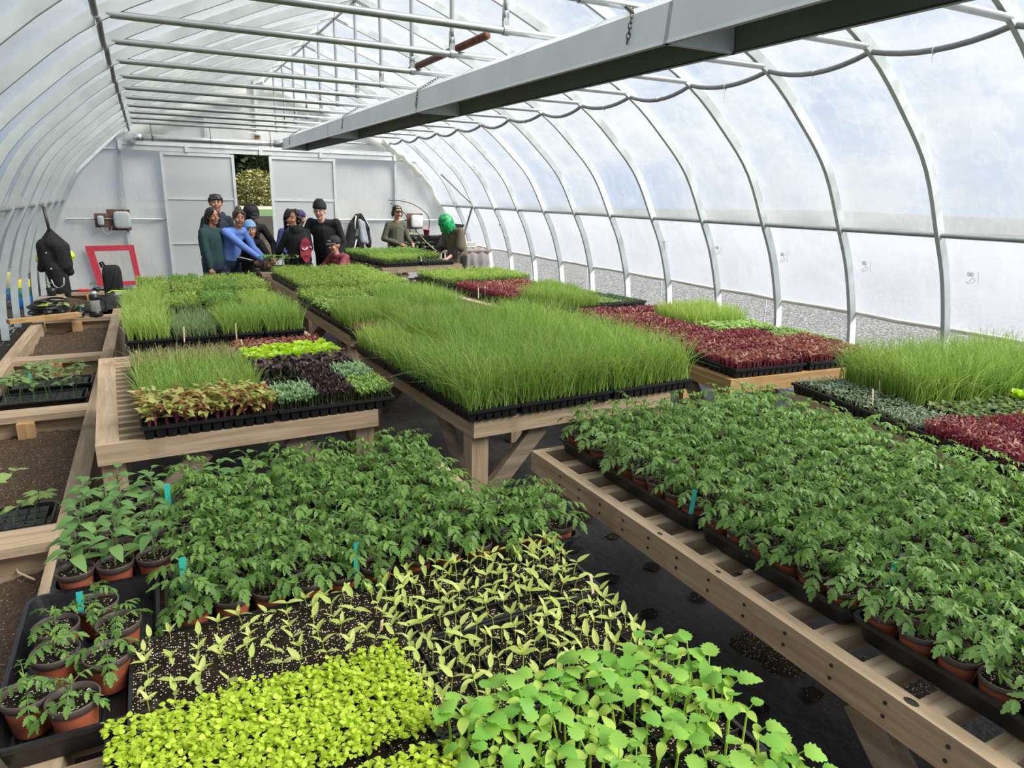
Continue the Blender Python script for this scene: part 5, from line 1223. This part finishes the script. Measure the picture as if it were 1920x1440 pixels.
def ballcap(t, h, s, m1, m2, m3=None, yaw=0):
    mb = MB(); n = 20; prof = [(.090, .045), (.091, .075), (.080, .115), (.050, .140), (0, .148)]
    for i, (r_, z) in enumerate(prof):
        for k in range(n): a = 2*PI*k/n; mb.v.append(h(r_*math.cos(a), .012+r_*1.1*math.sin(a), z))
    for i in range(len(prof)-1):
        for k in range(n): mb.f.append((i*n+k, i*n+(k+1) % n, (i+1)*n+(k+1) % n, (i+1)*n+k))
    c = mb.build('cap', m1, t, True)
    br = MB(); m = 9
    for i in range(m): a = -PI*.85*i/(m-1)-PI*.075; br.v += [h(.084*math.cos(a), .012+.094*math.sin(a), .050), h(.080*math.cos(a), .01+.094*math.sin(a)-.070*abs(math.sin(a)), .040)]
    br.f = [(2*i, 2*i+2, 2*i+3, 2*i+1) for i in range(m-1)]; br.build('visor', m2, c, True)
    if m3:
        fp = MB(); m = 7
        for i in range(m): a = -PI/2-.55+1.1*i/(m-1); fp.v += [h(.093*math.cos(a), .012+.103*math.sin(a), .058), h(.078*math.cos(a), .012+.087*math.sin(a), .118)]
        fp.f = [(2*i, 2*i+1, 2*i+3, 2*i+2) for i in range(m-1)]; fp.build('front_panel', m3, c, True)
        lg = MB(); 
        for k in range(4): x = -.030+.018*k; lg.tube([h(x, -.099, .080), h(x+.005, -.097, .090), h(x+.010, -.099, .080)], .0022*s, 4)
        lg.build('cap_lettering', 'deepred' if m3 == 'stick' else 'whiteplastic', c)
    return c
# 1 tall boy
person('tall person with dark fringe and navy jacket standing behind the person in teal hoodie', (-1.33, 6.30, 0), .0, 1.71, 'navy', 'jeans', 'skin_a', 'hair_black', {}, head_pitch=-.05, style='short fringe', hood=True, topname='jacket')
# 2 teal hoodie
t, h, s, P = person('person in dark teal hoodie standing at the left of the group, looking right', (-1.47, 5.62, 0), .62, 1.55, 'teal_hoodie', 'jeans', 'skin_b', 'hair_black',
       dict(el=(-.17, -.05, 1.12), wl=(-.15, -.10, .86), er=(.17, .03, 1.12), wr=(.12, -.05, .90), hd=(.03, -.03, 1.575)), head_yaw=-.25, head_pitch=.0, style='short long front', girth=1.08, hood=True, topname='hoodie')
# 3 blue shirt
t, h, s, P = person('person in bright blue shirt with hair bun, leaning right and reaching down to the seedlings', (-1.27, 5.75, 0), .55, 1.60, 'shirt_blue', 'jeans', 'skin_b', 'hair_brown',
       dict(ch=(.03, -.07, 1.21), nk=(.05, -.17, 1.36), hd=(.065, -.21, 1.50), sl=(-.13, -.14, 1.32), sr=(.21, -.12, 1.32), el=(.00, -.34, 1.12), wl=(.17, -.52, .93), er=(.26, -.22, 1.08), wr=(.27, -.46, .93)), head_yaw=-.5, head_roll=.12, style='bun', girth=1.05)
# 4 hooded person behind
t, h, s, P = person('person in black hood and black cap leaning in behind the light blue beanie', (-.93, 6.45, 0), .25, 1.67, 'black_cloth', 'black_cloth', 'skin_a', 'hair_black',
       dict(nk=(0, -.16, 1.33), hd=(.0, -.22, 1.45), ch=(0, -.07, 1.17), sl=(-.17, -.12, 1.28), sr=(.19, -.12, 1.28), er=(.30, -.20, 1.04), wr=(.20, -.46, .88), el=(-.2, -.25, 1.04), wl=(-.05, -.45, .93)), head_pitch=.45, style='none', hood=True, topname='hoodie')
blob('hood', [('e', h(0, .035, .03), Vector((.118, .10, .140))*s, 0, 'Z'), ('e', h(0, .06, -.08), Vector((.10, .09, .10))*s, 0, 'Z')], .010, 'black_cloth', t, 2); ballcap(t, h, s, 'cap_black', 'cap_black', 'cap_black')
# 5 beanie girl
t, h, s, P = person('smiling person in light blue beanie and black striped jacket crouching at the seedlings', (-1.02, 5.92, 0), .0, 1.55, 'black_cloth', 'black_cloth', 'skin_c', 'hair_black',
       dict(pel=(-.04, .06, .74), ch=(0, -.04, 1.06), nk=(.04, -.12, 1.23), hd=(.06, -.16, 1.37), sl=(-.12, -.10, 1.19), sr=(.19, -.10, 1.19), el=(-.16, -.26, .97), wl=(.05, -.42, .92), er=(.27, -.24, 1.0), wr=(.25, -.46, .93), hl=(-.12, .05, .72), hr=(.05, .05, .72), kl=(-.13, -.25, .47), kr=(.08, -.25, .47)), head_roll=-.15, style='long', girth=.95, topname='jacket')
beanie(t, h, s, 'beanie_blue', .01); mb = MB(); mb.tube([h(-.02, -.092, .075), h(-.01, -.095, .06), h(.0, -.094, .08), h(.01, -.095, .06), h(.02, -.092, .075)], .005*s, 5).build('beanie_logo', 'whiteplastic', t, True)
mb = MB()
for off in (-.012, .012): mb.tube([P['sl']+Vector((off, -.055*s, .045*s)), P['el']+Vector((off-.02, -.040*s, .030*s)), P['wl'].lerp(P['el'], .4)+Vector((off-.01, -.030*s, .030)), P['wl'].lerp(P['el'], .15)+Vector((off, -.028*s, .024))], .004, 5)
mb.build('sleeve_stripe', 'whiteplastic', t, True)
# 6 curly black hoodie from behind
t, h, s, P = person('person with dark curly hair and red print on back of black hoodie', (-.41, 5.45, 0), PI+.25, 1.54, 'black_cloth', 'black_cloth', 'skin_a', 'hair_black',
       dict(hd=(.06, -.02, 1.57), nk=(.02, 0, 1.42), el=(-.24, -.10, 1.12), wl=(-.16, -.32, 1.02), er=(.24, -.12, 1.10), wr=(.18, -.34, 1.0)), head_yaw=PI-.75, head_pitch=.05, style='curly', girth=1.12, hood=True, topname='hoodie')
bp = thing('x', '', ''); bpy.data.objects.remove(bp)
def backmark(name, pts, mat, r_=.004, closed=False):
    mb = MB(); mb.tube([Vector((x, .202-.5*abs(x)**2, z)) for x, z in pts], r_, 5); return mb.build(name, mat, t, True)
vs = []; rr = random.Random(3); n = 22
MBx = MB(); out = [(.075*math.cos(a*2*PI/n)*(1+.15*rr.random())-.02, .155*math.sin(a*2*PI/n)*(1+.1*rr.random())+1.02) for a in range(n)]
MBx.add([(x, .196-.5*abs(x)**2, z) for x, z in out]+[(-.02, .1965, 1.02)], [(k, (k+1) % n, n) for k in range(n)]).build('back_print', 'deepred', t)
for z0, word in ((1.10, 5), (.93, 4)):
    for k in range(word): x = -.09+k*.030; backmark('print_letter', [(x, z0+.018), (x+.018, z0+.018), (x, z0), (x+.018, z0-.004), (x, z0-.018)], 'black_cloth', .0022).location.y = .004
backmark('swoosh_print', [(.035, 1.045), (.02, 1.02), (-.0, 1.02), (-.045, 1.05)], 'whiteplastic', .009).location.y = .006; backmark('swoosh_print', [(-.075, 1.04), (-.09, 1.06), (-.105, 1.03)], 'whiteplastic', .008).location.y = .002
# 7 purple beanie behind
t, h, s, P = person('person in purple-blue sweatshirt and plum beanie half hidden behind the curly hair', (-.32, 6.20, 0), .05, 1.51, 'purple_blue', 'jeans', 'skin_pale', 'hair_brown', dict(hd=(.105, -.03, 1.56), nk=(.05, 0, 1.42), el=(-.27, -.05, 1.10), wl=(-.14, -.28, 1.0), sl=(-.19, 0, 1.36)), style='short', girth=1.1, topname='sweatshirt'); beanie(t, h, s, 'plum')
# 8 black beanie, glasses
t, h, s, P = person('large person with glasses, black beanie and black sweater bending left over the group', (.12, 6.05, 0), -.62, 1.72, 'black_cloth', 'black_cloth', 'skin_pale', 'hair_brown',
       dict(ch=(0, -.06, 1.18), nk=(0, -.15, 1.36), hd=(.0, -.21, 1.49), sl=(-.19, -.10, 1.33), sr=(.19, -.10, 1.33), el=(-.26, -.24, 1.08), wl=(-.12, -.42, .95), er=(.24, .0, 1.04), wr=(.20, -.12, .86)), head_yaw=.2, head_pitch=.12, style='short', girth=1.32, topname='sweater'); beanie(t, h, s, 'cap_black', .02)
mb = MB()
for sx in (-1, 1): mb.tube([h(sx*.032+.022*math.cos(a*PI/5), -.098, .008+.017*math.sin(a*PI/5)) for a in range(11)], .0022*s, 4)
mb.tube([h(-.01, -.1, .01), h(.01, -.1, .01)], .002*s, 4).tube([h(.054, -.096, .01), h(.08, .0, .01)], .002*s, 4).tube([h(-.054, -.096, .01), h(-.08, .0, .01)], .002*s, 4).build('glasses', 'screwmetal', t, True)
# 9 plaid, cap, seated
t, h, s, P = person('seated person in red plaid shirt and grey and black cap, seen over the shoulder', (.28, 5.72, 0), -1.15, 1.56, 'plaid_red', 'jeans', 'skin_c', 'hair_black',
       dict(pel=(0, .0, .50), ch=(0, -.07, .84), nk=(0, -.14, 1.00), hd=(0, -.18, 1.14), sl=(-.17, -.10, .96), sr=(.17, -.10, .96), el=(-.22, -.28, .76), wl=(-.12, -.48, .80), er=(.22, -.28, .76), wr=(.12, -.48, .80), hl=(-.10, 0, .48), hr=(.10, 0, .48), kl=(-.14, -.42, .50), kr=(.14, -.42, .50), al=(-.14, -.42, .08), ar=(.14, -.42, .08)), head_yaw=.15, head_pitch=.15, style='short', girth=1.05); ballcap(t, h, s, 'cap_black', 'cap_grey', 'cap_grey')
st_ = thing('stool', 'low wooden stool under the seated person in plaid', 'stool', (.28, 5.72, 0)); MB().box(-.17, -.17, .31, .17, .17, .345).build('seat', 'oldwood_x', st_)
for a in (-.13, .13):
    for b in (-.13, .13): MB().box(a-.02, b-.02, 0, a+.02, b+.02, .31).build('leg', 'oldwood_z', st_)
# 10 flannel
t, h, s, P = person('smiling person with moustache, tan and red cap and olive flannel shirt behind the farthest bench', (1.64, 7.55, 0), .15, 1.56, 'plaid_olive', 'jeans', 'skin_c', 'hair_brown',
       dict(el=(-.25, .0, 1.10), wl=(-.02, -.24, 1.0), er=(.24, -.04, 1.10), wr=(.20, -.28, 1.02), hd=(.03, -.03, 1.57)), head_yaw=-.1, head_pitch=-.03, style='short', girth=1.08, topname='flannel_shirt'); ballcap(t, h, s, 'cap_black', 'cap_grey', 'stick')
MB().tube([h(-.026, -.094, -.036), h(0, -.102, -.030), h(.026, -.094, -.036)], .006*s, 6).build('moustache', 'hair_brown', t, True); blob('ear_flap', [('e', h(sx*.088, .02, -.01), Vector((.022, .04, .06))*s, 0, 'Z') for sx in (-1, 1)], .01, 'cap_black', t, 1)
# 11 green hair
t, h, s, P = person('person with bright green hair in olive T-shirt bending over the farthest bench', (1.98, 5.55, 0), -1.25, 1.60, 'olive', 'black_cloth', 'skin_pale', 'hair_green',
       dict(ch=(0, -.05, 1.20), nk=(0, -.15, 1.36), hd=(0, -.26, 1.46), sl=(-.17, -.09, 1.33), sr=(.17, -.09, 1.33), el=(-.21, -.15, 1.05), wl=(-.14, -.36, .90), er=(.21, -.13, 1.05), wr=(.15, -.36, .90)), head_pitch=.55, style='tee bob', girth=1.12, topname='t_shirt')
blob('dark_sleeve', [('c', P[a].lerp(P[b], .8), P[b].lerp(P[c], .55), .052*s, .040*s) for a, b, c in (('sl', 'el', 'wl'), ('sr', 'er', 'wr'))], .011, 'black_cloth', t, 2)

# ---- hanging garments
t = thing('hanging_coat', 'black coat hanging on the left wall with hi-vis yellow cloth behind it', 'coat', (-3.33, 6.42, 1.24))
blob('coat_cloth', [('c', (0, 0, -.02), (0, -.03, -.18), .035, .12), ('c', (0, -.01, -.02), (.15, -.02, -.22), .03, .05), ('c', (0, -.01, -.02), (-.13, -.02, -.24), .03, .05), ('c', (-.07, -.02, -.22), (-.07, -.03, -.42), .11, .10), ('c', (.08, -.03, -.25), (.10, -.03, -.45), .12, .11), ('c', (.0, -.03, -.5), (.03, -.03, -.78), .12, .10), ('c', (.06, -.03, -.6), (.10, -.03, -.86), .08, .05), ('c', (.11, -.03, -.35), (.16, -.02, -.55), .06, .05), ('c', (-.10, -.02, -.38), (-.15, -.02, -.50), .07, .05)], .012, 'blackfabric', t, 2)
blob('hi_vis_cloth', [('c', (.10, .02, -.22), (.19, .0, -.34), .05, .05), ('c', (.19, 0, -.36), (.17, 0, -.48), .035, .02), ('c', (-.10, .03, -.18), (-.17, .02, -.40), .05, .035)], .011, 'hivis', t, 2); MB().ellipsoid((-.06, -.15, -.29), (.010, .006, .010)).ellipsoid((-.03, -.165, -.49), (.011, .006, .011)).build('button', 'whiteplastic', t, True)
tag(MB().tube([(-3.36, 6.42, 1.52), (-3.33, 6.39, 1.20)], .018, 8).build('coat_peg', 'screwmetal', None, True), 'dark peg on the left wall above the hanging black coat', 'hook')
t = thing('hanging_jacket', 'black and white track jacket hanging on the end wall rail', 'jacket', (1.62, 9.955, 1.27))
blob('jacket_cloth', [('c', (-.02, 0, .04), (-.10, 0, -.15), .05, .10), ('c', (-.12, -.02, -.15), (-.24, -.02, -.62), .09, .10), ('c', (-.18, -.02, -.5), (-.22, -.02, -.95), .10, .07), ('c', (.05, 0, .05), (.17, 0, -.20), .05, .08), ('c', (.14, -.01, -.18), (.20, -.01, -.55), .08, .06), ('c', (.0, -.02, -.45), (.02, -.02, -.85), .10, .08)], .014, 'blackfabric', t, 2)
blob('grey_lining', [('c', (.02, -.06, -.06), (.06, -.07, -.45), .05, .07), ('c', (.08, -.05, -.1), (.14, -.06, -.48), .05, .05)], .012, 'grey_lining', t, 2); MB().tube([(-.05, -.06, .05), (-.09, -.10, -.08), (-.10, -.12, -.22)], .012, 6).tube([(-.07, -.1, -.42), (-.13, -.12, -.6), (-.10, -.12, -.85)], .014, 6).tube([(.12, -.05, .02), (.22, -.08, -.2), (.25, -.07, -.5)], .008, 6).build('white_stripe', 'whiteplastic', t, True)

# ---- tables and clutter at the far right and in the middle of the group
t = thing('potting_table', 'rough wooden potting table in the middle of the group of people', 'table', (-.95, 5.05, 0))
MB().box(0, 0, .70, .42, .75, .74).build('table_top', 'oldwood_x', t); MB().box(.02, 0, .42, .40, .03, .70).build('front_board', 'brownboard', t)
for a in (.03, .36):
    for b in (.04, .68): MB().box(a, b, -.006, a+.05, b+.05, .70).build('leg', 'oldwood_z', t)
tag(rbox(MB(), (-.72, 5.0, .58), (.13, .08, .20)).build('paper_bag', 'greyplastic', None, True), 'crumpled pale bag hanging at the front of the potting table', 'bag')
single = squash_tray(-.66, 5.38, .80, 'x', (8, 4), 'black tray of leafy green seedlings on the potting table amid the people', .05)
t = thing('tarp_covered_bench', 'bench covered with a crumpled grey-brown tarp by the right wall', 'bench', (2.95, 7.75, 0)); vs = []; fs = []; n = 26; m = 20
for i in range(n+1):
    for k in range(m+1):
        u, v = i/n, k/m; x = -.05+.72*u; y = -.06+.85*v; z = .78+.012*math.sin(20*u+9*v)+.010*math.sin(31*v-11*u)
        if v < .12: z -= .30*(.12-v)/.12*(1+.9*abs(math.sin(5*u+1))) ; y = -.06+.06*v/.12+.02*math.sin(25*u)
        if u > .86: z -= .55*(u-.86)/.14; x = -.05+.72*.86+.06*(u-.86)/.14+.02*math.sin(22*v)
        vs.append((x, y, z))
for i in range(n):
    for k in range(m): fs.append((i*(m+1)+k, (i+1)*(m+1)+k, (i+1)*(m+1)+k+1, i*(m+1)+k+1))
MB().add(vs, fs).build('tarp', 'tarp', t, True); MB().box(0, .0, .72, .60, .72, .755).build('table_top', 'oldwood_x', t)
for a in (.0, .53):
    for b in (.02, .64): MB().box(a, b, 0, a+.06, b+.06, .72).build('leg', 'freshwood_z', t)
tag(MB().box(3.0, 8.05, .80, 3.42, 8.40, .83).box(3.01, 8.06, .835, 3.41, 8.39, .862).box(3.02, 8.05, .866, 3.40, 8.38, .89).build('paper_stack', 'cream'), 'stack of flat cream sheets on the tarp-covered bench', 'sheets')
def crate(x, y, z, w, d, h_, lab, rz_=0, taper=.03):
    t = thing('plastic_crate', lab, 'crate', (x, y, z), rz_, 'black plastic crates and tubs'); m1 = MB()
    o = [(0, 0), (w, 0), (w, d), (0, d)]; b = [(taper, taper), (w-taper, taper), (w-taper, d-taper), (taper, d-taper)]; e = .012
    i_ = [(e, e), (w-e, e), (w-e, d-e), (e, d-e)]; bi = [(p+(e if p < w/2 else -e), q+(e if q < d/2 else -e)) for p, q in b]
    vs = [(p, q, h_) for p, q in o]+[(p, q, 0) for p, q in b]+[(p, q, h_) for p, q in i_]+[(p, q, .01) for p, q in bi]
    fs = [(k, 4+k, 4+(k+1) % 4, (k+1) % 4) for k in range(4)]+[(4, 7, 6, 5)]+[(8+k, 8+(k+1) % 4, 12+(k+1) % 4, 12+k) for k in range(4)]+[(12, 13, 14, 15)]+[(k, (k+1) % 4, 8+(k+1) % 4, 8+k) for k in range(4)]
    m1.add(vs, fs).build('crate_body', 'blackplastic', t); MB().box(-.01, -.01, h_-.03, w+.01, 0, h_).box(-.01, d, h_-.03, w+.01, d+.01, h_).box(-.01, 0, h_-.03, 0, d, h_).box(w, 0, h_-.03, w+.01, d, h_).build('crate_rim', 'blackplastic', t); return t
crate(3.02, 7.76, 0, .48, .36, .42, 'black crate standing under the tarp-covered bench')
t = thing('work_table', 'long table behind the farthest bench loaded with black trays and tubs', 'table', (1.95, 8.05, 0)); MB().box(0, 0, .70, .95, .70, .74).build('table_top', 'oldwood_x', t)
for a in (.03, .86):
    for b in (.03, .61): MB().box(a, b, 0, a+.06, b+.06, .70).build('leg', 'oldwood_z', t)
crate(1.97, 8.15, .74, .46, .40, .27, 'wide black tub on the table right of the man in flannel'); crate(2.46, 8.2, .74, .40, .36, .26, 'black tub on the same table, below the red pot'); crate(2.50, 8.10, 1.0, .30, .30, .02, 'flat black tray lid on top of the tubs', .05, .005)
crate(2.60, 7.72, .78, .36, .30, .10, 'lower black tray in the stack behind the person with green hair').location = (2.30, 8.06, .74)
t = thing('shelf_unit', 'black plastic shelf stand behind the person with green hair', 'shelf', (2.92, 8.30, 0))
for a in (0, .30):
    for b in (0, .28): MB().box(a, b, 0, a+.04, b+.04, 1.05).build('post', 'blackplastic', t)
for z in (.35, .72, .86, 1.0): MB().box(0, 0, z, .34, .32, z+.02).build('shelf', 'blackplastic', t)
crate(2.90, 8.28, 1.055, .36, .36, .16, 'black tub tilted on top of the shelf stand', .1)
tag(rbox(MB(), (3.05, 8.36, .91), (.20, .14, .05)).build('white_box', 'whiteplastic', None, True), 'white box on a shelf of the black stand', 'box')
t = thing('red_flower_pot', 'dark red plastic pot standing on the black tubs', 'pot', (2.42, 8.12, 1.018)); MB().lathe([(0, 0), (.045, 0), (.058, .10), (.062, .10), (.062, .12), (.055, .12), (.05, .1), (.0, .09)], 20).build('pot_body', 'redpot', t, True)
small_pot(1.86, 7.18, .985, 'small pot with yellow leaf held by the man in flannel', 410, 'lettuce', .04, .07)
for k in range(4): small_pot(2.02+.16*k, 7.42+.02*k, .60, 'small black pot with plant on the loaded work table, %s from the flannel shirt' % ORD[k], 420+k, 'leek', .05, .10).location = (2.05+.15*k, 8.08, .74)
tag(MB().tube([(1.95, 6.3, .86), (1.82, 6.45, 1.00), (1.74, 6.6, 1.13)], [.006, .005, .003], 6).build('leek_plant', 'stick', None, True), 'single long pale leek plant standing up from the farthest bench', 'plant')
tag(MB().box(1.50, 3.43, .782, 1.93, 3.50, .812).build('timber_offcut', 'freshwood_x'), 'pale timber board lying on the bright seedling bench near the right wall', 'board')

# ================================================================ OUTSIDE THE DOOR
def tree(name, lab, x, y, h_, r0, rc, zc, mat, n, leaf, seed, cat='tree', flat_=1.0):
    t = thing(name, lab, cat, (x, y, 0)); r = random.Random(seed)
    tr = MB().tube([(0, 0, -.1), (.1, 0, h_*.4), (0, .1, h_*.8)], [r0, r0*.7, r0*.25], 8)
    for k in range(9): a = r.uniform(0, 6.28); z = h_*r.uniform(.3, .7); tr.tube([(0, 0, z), (rc*.6*math.cos(a), rc*.6*math.sin(a), z+rc*.3)], [r0*.3, r0*.08], 5)
    tr.build('trunk', 'brownboard', t, True); f = Fol(); T = leaf_tpl(1, .6, 2, fold=.2, droop=.2)
    for _ in range(n):
        v = Vector((r.gauss(0, 1), r.gauss(0, 1), r.gauss(0, 1))).normalized()*(r.random()**.45); p = np.array([v.x*rc, v.y*rc, zc+v.z*rc*flat_])
        if p[2] < .1: continue
        f.place(T, rmat(r.uniform(0, 6.28), r.uniform(-.6, .8), r.uniform(-1, 1))*leaf*r.uniform(.6, 1.4), p)
    link('foliage', f.mesh('foliage', mat), t); return t
tree('pine_tree', 'dark conifer seen through the open door', 5.6, 78, 11, .15, 5.0, 8.0, 'pine', 14000, .60, 1)
tree('pine_tree', 'second dark conifer to the right through the door', 13.0, 79, 11, .15, 4.5, 8.4, 'pine', 3600, .5, 2)
tree('wild_shrub', 'tall yellow-green shrub beyond the lawn, left in the door gap', 5.2, 84, 3, .06, 3.6, 3.2, 'drybush', 9000, .34, 3, 'shrub')
tree('wild_shrub', 'tall yellow-green shrub beyond the lawn, right in the door gap', 11.2, 85, 3.4, .06, 4.4, 3.6, 'drybush', 12000, .36, 4, 'shrub')
tree('wild_shrub', 'low olive shrub far behind the door gap', 8.0, 74, 2.0, .05, 2.6, 1.3, 'drybush', 5000, .28, 5, 'shrub')
heap('rock_pile', 1.3, 15.0, 1.5, 1.2, .75, 'outsoil', 'pale rocky soil heap outside the open door', 11)
# trade marks printed on the film of the right curtain
lm = bpy.data.materials
for y in [-2.06+.957*k for k in range(11)]:
    z = 1.22; x = wall_x(z)+.024; mk = MB(); u = lambda a, b: (x-.0-.42*b*.0-(b*.30), y-a, z+b)
    for i in range(4):
        a0 = .35+.38*i; c, s_ = math.cos(a0+.5), math.sin(a0+.5); q = [(-.012, .0), (-.016, .030), (-.004, .045), (.008, .030), (.006, 0)]
        mk.tube([u((px*s_+ (py+.012)*c)*.8+.0, (-px*c+(py+.012)*s_)*.8) for px, py in q], .0016, 4)
    mk.tube([u(.022, -.002), u(-.010, -.032), (u(.006, -.05)), u(.040, -.020), u(.022, -.002)], .0016, 4)
    mk.tube([u(-.022+.003*a*math.cos(a)*.8, -.042+.003*a*math.sin(a)*.8) for a in [i*.6 for i in range(11)]], .0016, 4)
    for i in range(7): mk.tube([u(.062, .045-i*.014), u(.062, .036-i*.014)], .0016, 4)
    o = mk.build('film_print', 'greyhose', low)
